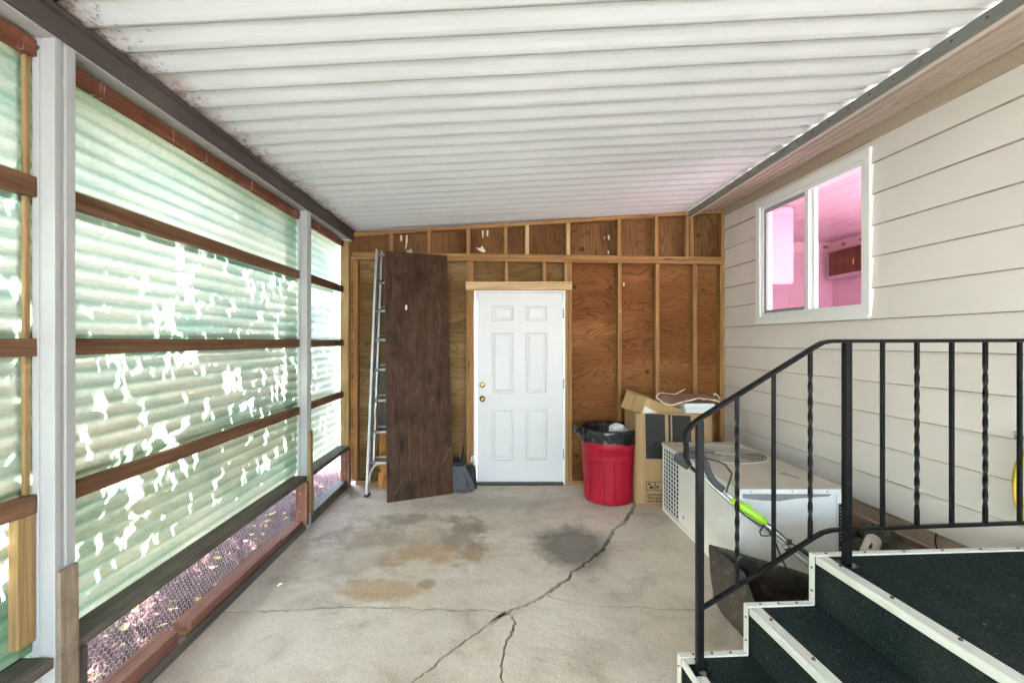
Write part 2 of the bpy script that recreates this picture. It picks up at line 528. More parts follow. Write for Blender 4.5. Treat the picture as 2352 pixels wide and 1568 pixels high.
MT['white_al'] = plain('white_aluminium', (0.42, 0.43, 0.435), 0.4, 0.04, 4, dirt=0.22, dirtc=(0.3, 0.28, 0.26))
MT['beam'] = plain('bronze_beam', (0.085, 0.066, 0.062), 0.5, 0.25, 3, dirt=0.3, dirtc=(0.03, 0.025, 0.025))
MT['beam_under'] = plain('grey_beam_underside', (0.42, 0.42, 0.4), 0.5, 0.1, 5, dirt=0.4, dirtc=(0.12, 0.11, 0.1))
MT['flash'] = plain('edge_flashing', (0.17, 0.172, 0.16), 0.5, 0.1, 6)
MT['siding'] = siding_mat('siding_paint', (0.74, 0.685, 0.66))
MT['lap_shade'] = plain('siding_lap_shade', (0.33, 0.28, 0.23), 0.9, 0.2, 20)  # lap lines of the siding: shade put into the edge colour
MT['frieze'] = siding_mat('frieze_paint', (0.44, 0.35, 0.27))
MT['soffit'] = plain('soffit_paint', (0.5, 0.4, 0.335), 0.5, 0.06, 3)
MT['fascia'] = plain('fascia_paint', (0.62, 0.55, 0.49), 0.45, 0.05, 3)
MT['skirt'] = plain('skirting_vinyl', (0.5, 0.37, 0.3), 0.55, 0.06, 4, dirt=0.3, dirtc=(0.25, 0.17, 0.12))
MT['vinyl'] = plain('white_vinyl', (0.8, 0.81, 0.82), 0.35, 0.02, 4)
MT['grey_vinyl'] = plain('grey_screen_frame', (0.3, 0.31, 0.32), 0.45, 0.05)
MT['glass'] = glass_mat()
MT['pink'] = plain('pink_wall', (0.69, 0.5, 0.56), 0.7, 0.03, 2)
MT['pink2'] = plain('pink_ceiling', (0.71, 0.53, 0.58), 0.7, 0.03, 2)
MT['lilac'] = plain('lilac_cabinet', (0.62, 0.44, 0.52), 0.5, 0.03, 2)
MT['border'] = plain('wallpaper_border', (0.82, 0.62, 0.64), 0.7, 0.03, 2)
MT['flower'] = plain('flower_print', (0.42, 0.16, 0.19), 0.7, 0.2, 30)
MT['cab'] = lumber('cabinet_wood', (0.1, 0.034, 0.024), (0.17, 0.06, 0.04), 'Z', rough=0.4, knots=0)
MT['door'] = plain('door_paint', (0.62, 0.63, 0.645), 0.38, 0.02, 3, dirt=0.06, dirtc=(0.4, 0.4, 0.38))
MT['brass'] = plain('brass', (0.6, 0.42, 0.16), 0.25, 0.08, 20, metal=1.0)
MT['steel'] = plain('steel', (0.42, 0.42, 0.42), 0.35, 0.1, 12, metal=1.0)
MT['alu'] = plain('ladder_aluminium', (0.52, 0.53, 0.54), 0.38, 0.08, 10, metal=0.75)
MT['iron'] = plain('black_iron_paint', (0.0028, 0.003, 0.0042), 0.4, 0.3, 12, bump=0.3, bscale=70, dirt=0.35, dirtc=(0.016, 0.016, 0.02), spec=0.22)
MT['rubber'] = plain('black_rubber', (0.015, 0.015, 0.016), 0.6, 0.2, 20)
MT['threshold'] = plain('threshold', (0.02, 0.018, 0.016), 0.5, 0.3, 20)
MT['foam'] = plain('foam_grip', (0.055, 0.06, 0.066), 0.85, 0.25, 9, bump=0.3, bscale=150)
MT['lime'] = plain('lime_plastic', (0.3, 0.62, 0.02), 0.35, 0.05, 5)
MT['liner'] = plain('bin_liner', (0.011, 0.0115, 0.013), 0.22, 0.2, 12, bump=0.6, bscale=26)
MT['redp'] = plain('red_plastic', (0.35, 0.007, 0.026), 0.45, 0.1, 5, dirt=0.12, dirtc=(0.5, 0.06, 0.1), bump=0.05, spec=0.3)
MT['paper'] = plain('white_paper', (0.78, 0.78, 0.77), 0.6, 0.03)
MT['whitep'] = plain('white_plastic', (0.74, 0.75, 0.77), 0.4, 0.03)
MT['card'] = cardboard('cardboard', (0.42, 0.27, 0.14))
MT['card2'] = cardboard('cardboard_tan', (0.52, 0.34, 0.16))
MT['cardedge'] = plain('torn_cardboard_edge', (0.72, 0.65, 0.54), 0.9, 0.1, 30)
MT['brownpaper'] = plain('brown_paper', (0.3, 0.18, 0.12), 0.7, 0.15, 8, bump=0.3, bscale=25)
MT['ink'] = plain('black_ink', (0.012, 0.012, 0.011), 0.6, 0.15, 12)
MT['acw'] = plain('ac_white_paint', (0.76, 0.775, 0.8), 0.42, 0.05, 4, dirt=0.12, dirtc=(0.33, 0.33, 0.33))
MT['actop'] = plain('ac_top_paint', (0.53, 0.5, 0.43), 0.55, 0.1, 3, dirt=0.4, dirtc=(0.34, 0.27, 0.19))
MT['acgrey'] = plain('ac_bare_grey', (0.24, 0.25, 0.26), 0.5, 0.15, 12)
MT['dark'] = plain('dark_interior', (0.014, 0.012, 0.01), 0.8, 0.3, 12)
MT['carpet'] = carpet()
MT['trim'] = plain('stair_trim', (0.68, 0.68, 0.65), 0.4, 0.05, 5, dirt=0.25, dirtc=(0.28, 0.25, 0.2))
MT['screw'] = plain('rusty_screw', (0.07, 0.05, 0.04), 0.6, 0.3, 40)
MT['canvas'] = plain('black_catcher_bag', (0.05, 0.043, 0.04), 0.75, 0.3, 5, bump=0.5, bscale=18, dirt=0.95, dirtc=(0.2, 0.15, 0.11))
MT['yellow'] = plain('yellow_hose', (0.62, 0.43, 0.02), 0.4, 0.06)
MT['bristle'] = plain('grey_bristles', (0.13, 0.135, 0.165), 0.6, 0.2, 40)
MT['dustpan'] = plain('dustpan_plastic', (0.012, 0.014, 0.022), 0.4, 0.2)
MT['broomstick'] = lumber('broomstick', (0.16, 0.075, 0.05), (0.26, 0.13, 0.09), 'Z', knots=0)
MT['foil'] = plain('crumpled_insulation', (0.055, 0.052, 0.045), 0.5, 0.5, 14, bump=0.9, bscale=30, dirt=0.7, dirtc=(0.2, 0.18, 0.12))
MT['can'] = plain('old_can_label', (0.55, 0.53, 0.48), 0.5, 0.15, 10, dirt=0.5, dirtc=(0.2, 0.16, 0.08))
MT['soil'] = grass_mat('dry_soil', [(0.3, (0.06, 0.042, 0.04)), (0.55, (0.11, 0.08, 0.075)), (0.75, (0.18, 0.14, 0.125))])
MT['lawn'] = grass_mat('lawn', [(0.3, (0.045, 0.055, 0.03)), (0.55, (0.08, 0.09, 0.05)), (0.75, (0.12, 0.125, 0.08))])
MT['straw'] = grass_mat('dry_grass_pinkish', [(0.3, (0.06, 0.018, 0.022)), (0.5, (0.13, 0.05, 0.058)), (0.72, (0.24, 0.135, 0.13))])
MT['dryleaf'] = leaf_mat('fallen_leaf', (0.38, 0.3, 0.08), (0.6, 0.5, 0.2))
MT['leaf'] = leaf_mat('tree_leaf', (0.035, 0.07, 0.018), (0.08, 0.13, 0.035))
MT['bark'] = lumber('bark', (0.08, 0.055, 0.04), (0.17, 0.12, 0.09), 'Z', knots=0)
MT['asphalt'] = plain('pale_driveway', (0.36, 0.37, 0.39), 0.85, 0.15, 3)
MT['wire'] = plain('galvanised_wire', (0.6, 0.6, 0.6), 0.4, 0.1, metal=0.4)
MT['plaster'] = plain('white_splash', (0.72, 0.66, 0.52), 0.8, 0.1, 20)

# ------------------------------------------------------------------ SETTING: ground, slab with cracks
XL, XR, YB = -1.60, 2.80, 4.975
def q(x, y):    # crop pixel (region 1000,1400 at 2.352) -> slab point
    p = onz((1000 + x / 2.352) / 1.27551, (1400 + y / 2.352) / 1.27551)
    return Vector((p.x, p.y, 0))
main_px = [(2030, 170), (1990, 240), (1940, 310), (1880, 350), (1860, 390), (1800, 490), (1720, 560), (1650, 610), (1590, 640), (1570, 690), (1490, 730), (1410, 800), (1330, 850), (1230, 885), (1150, 915), (1090, 960), (1000, 1020), (900, 1085), (820, 1150), (720, 1220), (620, 1310), (470, 1411)]
main_c = [Vector((1.45, YB + 0.05, 0)), Vector((1.4, 4.6, 0))] + [q(*p) for p in main_px] + [Vector((-0.8, 1.5, 0)), Vector((-1.2, 0.9, 0)), Vector((XL, 0.4, 0))]
main_w = [0.016] * 2 + [0.02, 0.024, 0.026, 0.022, 0.026, 0.02, 0.016, 0.014, 0.014, 0.02, 0.022, 0.016, 0.014, 0.012, 0.014, 0.01, 0.008, 0.008, 0.009, 0.007, 0.007, 0.006] + [0.006] * 3
J1, J3 = 2 + 14, 2 + 11
left_c = [main_c[J1]] + [q(*p) for p in [(980, 905), (800, 910), (640, 895), (540, 905), (440, 885), (280, 890), (0, 885)]] + [Vector((-1.2, onz(640, 1401).y, 0)), Vector((XL, onz(525, 1404).y, 0))]
right_c = [main_c[J3]] + [q(*p) for p in [(1500, 830), (1620, 850), (1720, 870), (1900, 885), (2050, 880), (2180, 900), (2352, 905)]] + [Vector((1.9, 2.6, 0)), Vector((XR, 2.55, 0))]
low_c = [main_c[J1]] + [q(*p) for p in [(1195, 980), (1190, 1040), (1150, 1100), (1125, 1160), (1120, 1210), (1105, 1270), (1100, 1340), (1120, 1411)]] + [Vector((0.1, 1.2, 0)), Vector((0.0, 0.0, 0)), Vector((0.05, -7.0, 0))]
def jag(pts, ws, amp=0.006, step=0.02, seed=1):
    rn = random.Random(seed)
    c, w = [], []
    for i in range(len(pts) - 1):
        a, b = pts[i], pts[i + 1]
        n = max(1, int((b - a).length / step))
        nr = Vector((-(b - a).y, (b - a).x, 0)).normalized()
        for k in range(n):
            t = k / n
            p = a.lerp(b, t)
            if k:
                p = p + nr * rn.uniform(-amp, amp)
            c.append(p)
            w.append((ws[i] * (1 - t) + ws[i + 1] * t))
    c.append(pts[-1].copy()); w.append(ws[-1])
    L, Rr = [], []
    for i in range(len(c)):
        d = (c[min(i + 1, len(c) - 1)] - c[max(i - 1, 0)]).normalized()
        nr = Vector((-d.y, d.x, 0))
        L.append(c[i] + nr * w[i] * rn.uniform(0.25, 0.75))
        Rr.append(c[i] - nr * w[i] * rn.uniform(0.25, 0.75))
    return L, Rr
main_w = [w_ * 1.45 for w_ in main_w]
m1L, m1R = jag(main_c[:J3 + 1], main_w[:J3 + 1], seed=3)                 # back wall -> J3
m2L, m2R = jag(main_c[J3:J1 + 1], main_w[J3:J1 + 1], seed=4)             # J3 -> J1
m3L, m3R = jag(main_c[J1:], main_w[J1:], seed=5)                          # J1 -> left edge
lL, lR = jag(left_c, [0.022] * 4 + [0.017] * (len(left_c) - 4), 0.007, 0.03, 6)
rL, rR = jag(right_c, [0.016] * len(right_c), 0.006, 0.03, 7)
oL, oR = jag(low_c, [0.011, 0.014, 0.012, 0.011] + [0.009] * (len(low_c) - 4), 0.008, 0.02, 8)
V2 = lambda x, y: Vector((x, y, 0))
slabs = [
    # travelling down the main crack, its right-hand side (R) faces the door/left part of the floor
    m1R + m2R[1:] + lR[1:] + [V2(XL, YB)],
    lL + [V2(XL, 0.4 + 0.01)] + list(reversed(m3R[:-1])),
    m3L[:-1] + [V2(XL, 0.39), V2(XL, -7), V2(0.04, -7)] + list(reversed(oR[:-1]))[:-1],
    oL[1:-1] + [V2(0.07, -7), V2(XR, -7), V2(XR, 2.545)] + list(reversed(rR[:-1])) + list(m2L)[1:-1],
    rL + [V2(XR, YB), V2(1.46, YB)] + m1L[1:-1],
]
floor = thing('patio_floor', (0.5, 2.0, 0), None, None)
floor['kind'] = 'structure'
for poly in slabs:
    prism('concrete_slab', [Vector((p.x, p.y, -0.07)) for p in poly], (0, 0, 0.07), MT['concrete'], floor)
gv, gf = [], []
NG = 40
for i in range(NG + 1):
    for j in range(NG + 1):
        x = -80 + 160 * i / NG; y = -80 + 160 * j / NG
        gv.append((x, y, -0.075))
for i in range(NG):
    for j in range(NG):
        a = i * (NG + 1) + j
        gf.append((a, a + NG + 1, a + NG + 2, a + 1))
tag(mesh('ground', gv, gf, MT['soil']), kind='structure')

tag(box('lawn', -40, -2.75, -20, 30, -0.074, -0.06, MT['lawn'], bevel=0), kind='structure')
# driveway in front of the patio, behind the camera
tag(box('driveway', -2.4, 8.0, -20, -7.01, -0.06, -0.002, MT['asphalt'], bevel=0), kind='structure')

# ------------------------------------------------------------------ PATIO ROOF
def zroof(X):
    return 2.735 + 0.0515 * (X + 1.55)
roof = thing('patio_roof', (0.2, 2.0, 2.75), 'white fluted metal patio roof with mildewed left eave', 'roof')
RX0, RX1, RY0, RY1 = -1.96, 2.075, -6.0, 5.199
PAN = 0.299
npan = int((RY1 - RY0) / PAN)
flute = [(0.0, 0.019), (0.02, 0.0155), (0.085, 0.0025), (0.108, 0.0), (0.116, 0.0008), (0.1490, 0.0192)]
for i in range(npan):
    y0 = RY1 - (npan - i) * PAN
    prof = []
    for k in range(2):
        for (dy, dz) in flute:
            prof.append((y0 + k * 0.1495 + dy, dz, dy))
    prof.append((y0 + PAN + 0.004, 0.0205, 0.0))
    jz = 0.0
    vs, fs = [], []
    xs = [RX0, -1.4, -0.8, 0.0, 0.8, 1.5, 1.93, 2.0, RX1]
    for X in xs:
        for (yy, dz, dy) in prof:
            lift = 0.0
            if X > 1.95 and 0.105 < dy < 0.14:      # open end of each flute above the flashing
                lift = 0.005 if X < 2.03 else 0.0185
            vs.append((X, yy, zroof(X) + dz + lift + jz + random.uniform(-0.0005, 0.0005)))
    n = len(prof)
    for a in range(len(xs) - 1):
        for b in range(n - 1):
            fs.append((a * n + b, a * n + b + 1, (a + 1) * n + b + 1, (a + 1) * n + b))
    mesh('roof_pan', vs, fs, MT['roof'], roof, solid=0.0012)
# eave beam (dark, lipped) with a grey underside
prism('eave_beam', [(-1.552, RY0, 2.622), (-1.545, RY0, 2.634), (-1.558, RY0, 2.640), (-1.552, RY0, 2.70), (-1.535, RY0, 2.705), (-1.535, RY0, 2.718), (-1.552, RY0, 2.724), (-1.552, RY0, 2.738), (-1.66, RY0, 2.732), (-1.66, RY0, 2.622)], (0, RY1 - RY0, 0), MT['beam'], roof)
box('beam_underside', -1.668, -1.556, RY0, 4.83, 2.613, 2.6215, MT['beam_under'], roof)
box('gutter', -2.04, -1.961, RY0, RY1, 2.62, 2.72, MT['white_al'], roof)
fl = box('edge_flashing', 2.052, 2.078, RY0, 4.87, 2.872, 2.926, MT['flash'], roof)
for i in range(int((4.8 - RY0) / 0.15)):
    y = RY0 + 0.1 + i * 0.15
    lathe('screw', [(0, -0.003), (0.006, -0.002), (0.006, 0.001)], (2.0505, y, 2.897), MT['screw'], fl, 8, axis='X')
def post(y0):
    o = thing_p = prism('post', [(-1.63, y0, 0.0), (-1.606, y0, 0.0), (-1.606, y0 + 0.006, 0.0), (-1.598, y0 + 0.006, 0.0), (-1.598, y0, 0.0), (-1.55, y0, 0.0), (-1.55, y0 + 0.022, 0), (-1.556, y0 + 0.024, 0), (-1.556, y0 + 0.040, 0), (-1.55, y0 + 0.042, 0.0), (-1.55, y0 + 0.08, 0.0), (-1.63, y0 + 0.08, 0.0)], (0, 0, 2.612), MT['white_al'], roof, bevel=0.0015)
    lathe('bolt', [(0, -0.006), (0.008, -0.005), (0.009, 0.0)], (-1.612, y0 - 0.0005, 2.575), MT['screw'], o, 10, axis='Y')
    return o
post(1.597); post(3.73); post(-0.55); post(-2.7); post(-4.85)

# ------------------------------------------------------------------ CORRUGATED SCREEN WALL (left)
screen = thing('screen_wall', (-1.62, 2.6, 0), 'green translucent corrugated fiberglass wall on brown wooden girts', 'wall')
GIRTS = [(0.945, 1.008), (1.494, 1.557), (2.052, 2.12)]
bays = [(-5.9, -0.56), (-0.46, 1.595), (1.68, 3.728), (3.812, 4.80)]
for (z0, z1) in GIRTS:
    for (ya, yb) in bays:
        box('girt', -1.648, -1.61, ya, yb, z0 + random.uniform(-.003, .003), z1 + random.uniform(-.003, .003), MT['girtY'], screen, 0.002)
for (ya, yb) in bays:
    box('top_rail', -1.648, -1.61, ya, yb, 2.541, 2.6, MT['header_strip'], screen, 0.002)
PER = 0.068
def sheet(y0, y1, z0, z1, x0, mat):
    n = int((z1 - z0) / PER * 8)
    ys = [y0 + (y1 - y0) * k / 6 for k in range(7)]
    vs, fs = [], []
    for yy in ys:
        sag = 0.004 * math.sin(yy * 3.1 + z0 * 5)
        for i in range(n + 1):
            z = z0 + (z1 - z0) * i / n
            vs.append((x0 + 0.0052 * math.cos(2 * math.pi * z / PER), yy, z + sag))
    for a in range(6):
        for i in range(n):
            fs.append((a * (n + 1) + i, a * (n + 1) + i + 1, (a + 1) * (n + 1) + i + 1, (a + 1) * (n + 1) + i))
    return mesh('corrugated_sheet', vs, fs, mat, screen, smooth=True)
rows = [(0.43, 1.03), (0.93, 1.585), (1.475, 2.145), (2.03, 2.625)]
for r, (za, zb) in enumerate(rows):
    off = 0.0026 * (r % 2)
    sheet(-5.9, -3.2, za, zb, -1.669 - off, MT['fg'])
    sheet(-3.3, -0.4, za, zb, -1.675 - off, MT['fg'])
    sheet(-0.5, 1.76, za, zb, -1.664 - off, MT['fg'])
    sheet(1.58, 3.80, za, zb, -1.669 - off, MT['fg'])
    sheet(3.60, 4.87, za, zb, -1.674 - off, MT['fgw'])
# a darker patch sheet low in the near bay
sheet(0.2, 1.69, 0.36, 0.70, -1.681, MT['fgt'])
# uprights behind the girts
box('upright', -1.646, -1.632, 1.575, 1.594, 1.012, 2.54, MT['tanZ'], screen)
box('upright', -1.648, -1.614, 1.535, 1.594, 0.50, 0.944, MT['tanZ'], screen)
# ledge, sill and frame of the low opening
for (ya, yb) in ((-5.9, -0.56), (-0.46, 1.595), (1.69, 3.728), (3.815, 4.80)):
    box('ledge', -1.668, -1.55, ya, yb, 0.402, 0.44, MT['oldY'], screen, 0.003)
    box('sill', -1.66, -1.556, ya, yb, 0.0, 0.052, MT['oldY'], screen, 0.003)
def frame_up(y0, y1, m, x0=-1.64, x1=-1.545, z1=0.401):
    o = box('frame_upright', x0, x1, y0, y1, 0.053, z1, m, screen, 0.002)
    return o
frame_up(1.682, 1.722, MT['oldZ'])
o = frame_up(3.675, 3.714, MT['redZ'], -1.622, -1.53)
for z in (0.17, 0.31):
    lathe('screw', [(0, -0.003), (0.006, -0.002), (0.006, 0.001)], (-1.585, 3.6745, z), MT['steel'], o, 8, axis='Y')
frame_up(3.815, 3.85, MT['oldZ'])
o = frame_up(4.745, 4.785, MT['redZ'], -1.622, -1.535)
for z in (0.17, 0.31):
    lathe('screw', [(0, -0.003), (0.006, -0.002), (0.006, 0.001)], (-1.585, 4.7445, z), MT['steel'], o, 8, axis='Y')
box('sill_board', -1.655, -1.565, 1.73, 2.245, 0.053, 0.122, MT['redY'], screen, 0.003)
box('sill_board', -1.657, -1.562, 2.33, 3.32, 0.066, 0.108, MT['redY'], screen, 0.003)
box('sill_board', -1.65, -1.57, 2.30, 3.67, 0.053, 0.0655, MT['girtY'], screen, 0.002)
box('sill_board', -1.655, -1.56, 3.33, 3.67, 0.066, 0.092, MT['redY'], screen, 0.002)
box('sill_board', -1.655, -1.558, 3.86, 4.74, 0.053, 0.09, MT['oldY'], screen, 0.002)
# board scraps nailed to the posts
prism('nailed_board', [(-1.549, 1.602, 0.0), (-1.531, 1.602, 0.0), (-1.535, 1.602, 0.735), (-1.549, 1.602, 0.735)], (0, 0.072, 0), MT['wornwood'], screen, 0.002)
box('nailed_board', -1.549, -1.53, 3.745, 3.80, 0.14, 0.80, MT['tanZ'], screen, 0.002)
box('corner_post', -1.648, -1.56, 4.80, 4.886, 0.0, 2.6, MT['tanZ'], screen, 0.002)
# hexagonal netting in the opening
def netting(y0, y1, z0, z1, cell=0.026):
    edges = {}
    pts = {}
    def key(p): return (round(p[0], 4), round(p[1], 4))
    s = cell / math.sqrt(3)
    col_i = 0
    y = y0
    segs = set()
    ny = int((y1 - y0) / cell) + 1
    nz = int((z1 - z0) / (1.5 * s)) + 1
    for j in range(nz):
        for i in range(ny):
            cy_ = y0 + (i + (0.5 if j % 2 else 0)) * cell
            cz = z0 + j * 1.5 * s
            vv = [(cy_ + s * math.sin(a * math.pi / 3), cz + s * math.cos(a * math.pi / 3)) for a in range(6)]
            for a in range(6):
                p1, p2 = key(vv[a]), key(vv[(a + 1) % 6])
                if min(p1[0], p2[0]) < y0 or max(p1[0], p2[0]) > y1 or min(p1[1], p2[1]) < z0 or max(p1[1], p2[1]) > z1:
                    continue
                segs.add((min(p1, p2), max(p1, p2)))
    vs, fs = [], []
    t = 0.0007
    for (p1, p2) in segs:
        dy, dz = p2[0] - p1[0], p2[1] - p1[1]
        L = math.hypot(dy, dz)
        if L < 1e-6: continue
        ny_, nz_ = -dz / L * t, dy / L * t
        b = len(vs)
        for p in (p1, p2):
            bulge = 0.006 * math.sin(p[0] * 7) * math.sin(p[1] * 9)
            vs += [(-1.674 + bulge, p[0] + ny_, p[1] + nz_), (-1.674 + bulge, p[0] - ny_, p[1] - nz_), (-1.674 + bulge + 1.4 * t, p[0], p[1])]
        fs += [(b, b + 1, b + 4, b + 3), (b + 1, b + 2, b + 5, b + 4), (b + 2, b, b + 3, b + 5)]
    o = mesh('wire_netting', vs, fs, MT['wire'], screen)
    o['kind'] = 'stuff'
netting(1.70, 3.70, 0.03, 0.43)
netting(3.83, 4.78, 0.03, 0.43)

# ------------------------------------------------------------------ STUD WALL (back) with door
SY = 4.888                                    # stud faces
PYW = SY + 0.089                              # plywood face
wall = thing('stud_wall', (0.3, 4.93, 0), 'unfinished stud wall of amber plywood with the white door in it', 'wall')
def bx(x): return (x - PX) / F * SY
def bz(y): return EYE - (y - PY) / F * SY
def zplate_t(x): return bz(578.4 + (x - 809) * (590.4 - 578.4) / 858)
def ztop_b(x): return bz(542 - (x - 812) * (542 - 488) / 853)
# plywood sheets
zm = zplate_t(1240) - 0.02
def sheetw(x0, x1, z0, z1, m, dy=0.0):
    return box('plywood_sheet', x0, x1, PYW + dy, PYW + 0.012 + dy, z0, z1, m, wall, 0)
XDL, XDR = bx(1080), bx(1306)
sheetw(-1.60, XDL - .002, 0.02, bz(850), MT['ply_left'])
sheetw(-1.60, XDL - .002, bz(849.8), zm, MT['ply_left'])
sheetw(XDL, XDR, bz(690), zm, MT['ply_left'])
sheetw(XDR + .002, 2.5, 0.02, zm, MT['ply_right'])
for xa, xb in ((-1.60, bx(1160)), (bx(1160) + .003, 2.075), (2.078, 2.5)):
    zt = (lambda X: zroof(X) - 0.001) if xb < 2.4 else (lambda X: 2.99)
    prism('plywood_sheet', [(xa, PYW, zm + .003), (xb, PYW, zm + .003), (xb, PYW, zt(xb)), (xa, PYW, zt(xa))], (0, 0.012, 0), MT['ply_up'], wall)
# plates
def plate(xa, xb, za0, za1, zb0, zb1, m='firX', dy=0.0):
    prism('plate', [(bx(xa), SY + dy, za0), (bx(xb), SY + dy, zb0), (bx(xb), SY + dy, zb1), (bx(xa), SY + dy, za1)], (0, 0.088 - dy, 0), MT[m], wall, 0.002)
zl, zr = zplate_t(809), zplate_t(1667)
plate(809, 1666, zl - 0.040, zl, zr - 0.038, zr, dy=-0.002)
plate(809, 1666, zl - 0.080, zl - 0.0415, zr - 0.079, zr - 0.0405)
ta, tb = ztop_b(812), ztop_b(1665)
plate(812, 1665, ta - 0.002, ta + 0.038, tb - 0.002, tb + 0.038, dy=0.001)
plate(817, 1090, 0.0, 0.04, 0.0, 0.04)
plate(1296, 1666, 0.0, 0.04, 0.0, 0.04)
def stud(x0, x1, z0, z1, m='firZ', dy=0.0):
    box('stud', bx(x0), bx(x1), SY + dy, PYW - 0.001, z0, z1, MT[m], wall, 0.002)
for x0, x1 in ((893, 902), (981, 990), (1071.5, 1080), (1157, 1165.5), (1206.6, 1215), (1301.5, 1310), (1418.5, 1427.5), (1504, 1513), (1574.5, 1583), (1585, 1594), (1657, 1665)):
    xm = (x0 + x1) / 2
    stud(x0, x1, zplate_t(xm) + 0.001, ztop_b(xm) - 0.003, 'paleZ' if x0 in (1206.6, 1301.5) else 'firZ', random.choice((0, 0.003, 0.006)))
def zlow(x): return zplate_t(x) - 0.083
stud(812, 821, 0.042, zlow(815))
stud(1071, 1079, 0.0415, zlow(1075)); stud(1079.6, 1087.5, 0.0415, zlow(1083), dy=0.004)
for x0, x1 in ((1159.6, 1167.3), (1246, 1254.6)):
    stud(x0, x1, bz(648), zlow(x0))
stud(1296.5, 1304.5, 0.0415, zlow(1300), 'tanZ'); stud(1305.3, 1313.6, 0.0415, zlow(1309))
for x0, x1 in ((1419.5, 1428), (1506, 1515), (1592, 1601.5), (1654, 1665)):
    stud(x0, x1, 0.0415, zlow(x0))
box('header_board', bx(1070), bx(1313.5), SY - 0.02, SY - 0.001, bz(666), bz(647), MT['paleX'], wall, 0.002)
def splash(pts, Y=None):
    Yp = (PYW - 0.0025) if Y is None else Y
    prism('paint_splash', [at(x, y, Yp) for x, y in pts], (0, 0.003, 0), MT['plaster'], wall)
for pts in ([(920, 538), (923, 537), (924, 551), (921, 555), (919, 550)], [(933, 541), (936, 539), (936, 556), (933, 571), (930, 573), (932, 558)],
            [(1107, 530), (1111, 529), (1110, 545), (1108, 546)], [(1118, 529), (1122, 529), (1121, 543), (1118, 542)],
            [(1093, 569), (1103, 570), (1108, 564), (1112, 572), (1116, 577), (1112, 580), (1107, 579), (1100, 575)],
            [(1396, 541), (1400, 540), (1400, 551), (1397, 550)], [(1396, 575), (1399, 576), (1399, 583), (1396, 582)], [(1387, 545), (1389, 544), (1389, 550)],
            [(1432, 648), (1435, 650), (1434, 657), (1431, 656)]):
    splash(pts)
# door (slab, jamb, panels, hardware)
DX0, DX1, DZ0, DZ1 = bx(1095.5), bx(1293), bz(1106), bz(671.5)
door = box('door', DX0, DX1, SY + 0.012, SY + 0.056, DZ0, DZ1, MT['door'], wall, 0.002)
for a, b in ((1088.5, 1094.6), (1293.9, 1298)):
    box('door_jamb', bx(a), bx(b), SY - 0.006, SY + 0.085, 0.004, bz(667), MT['vinyl'], door, 0.0015)
box('door_jamb', bx(1094.8), bx(1293.7), SY - 0.006, SY + 0.085, bz(670.8), bz(667), MT['vinyl'], door, 0.0015)
box('threshold', bx(1094.8), bx(1293.6), SY - 0.03, SY + 0.08, 0.0, bz(1107), MT['threshold'], door, 0.003)
def dpanel(xa, xb, ya, yb):
    x0, x1, z0, z1 = bx(xa), bx(xb), bz(yb), bz(ya)
    rings = [(0.0, 0.0), (0.006, 0.006), (0.013, 0.007), (0.020, 0.0015), (0.030, 0.0012), (0.042, 0.006), (0.046, 0.0062)]
    vs, fs = [], []
    y = SY + 0.0118
    for (ins, h) in rings:
        vs += [(x0 + ins, y - h, z0 + ins), (x1 - ins, y - h, z0 + ins), (x1 - ins, y - h, z1 - ins), (x0 + ins, y - h, z1 - ins)]
    for r in range(len(rings) - 1):
        for k in range(4):
            l = (k + 1) % 4
            fs.append((r * 4 + k, r * 4 + l, r * 4 + 4 + l, r * 4 + 4 + k))
    b = 4 * (len(rings) - 1)
    fs.append((b, b + 1, b + 2, b + 3))
    mesh('door_panel', vs, fs, MT['door'], door)
for (ya, yb) in ((702, 737.5), (763.5, 902.5), (939.5, 1057.5)):
    dpanel(1129.5, 1179.5, ya, yb); dpanel(1207.5, 1257, ya, yb)
kx, kz, dz_ = bx(1108), bz(915.7), bz(884)
lathe('door_knob', [(0, -0.062), (0.016, -0.061), (0.026, -0.052), (0.0275, -0.042), (0.022, -0.03), (0.012, -0.024), (0.011, -0.012), (0.03, -0.008), (0.033, 0.0)], (kx, SY + 0.0115, kz), MT['brass'], door, 24, axis='Y')
lathe('deadbolt', [(0, -0.014), (0.018, -0.013), (0.026, -0.009), (0.031, 0.0)], (kx, SY + 0.0115, dz_), MT['brass'], door, 24, axis='Y')
beam('deadbolt_turn', (kx - 0.011, SY - 0.008, dz_ - 0.012), (kx + 0.011, SY - 0.008, dz_ + 0.012), 0.012, 0.007, MT['brass'], door)
for (ya, yb) in ((709, 731), (871, 892), (1031, 1053)):
    tube('hinge', [(bx(1294), SY - 0.008, bz(yb)), (bx(1294), SY - 0.008, bz(ya))], 0.0075, MT['steel'], door, 8)
# small latch on a stud
lathe('hook_plate', [(0, -0.01), (0.008, -0.009), (0.009, 0)], (bx(1424), SY - 0.0005, bz(716)), MT['steel'], wall, 10, axis='Y')

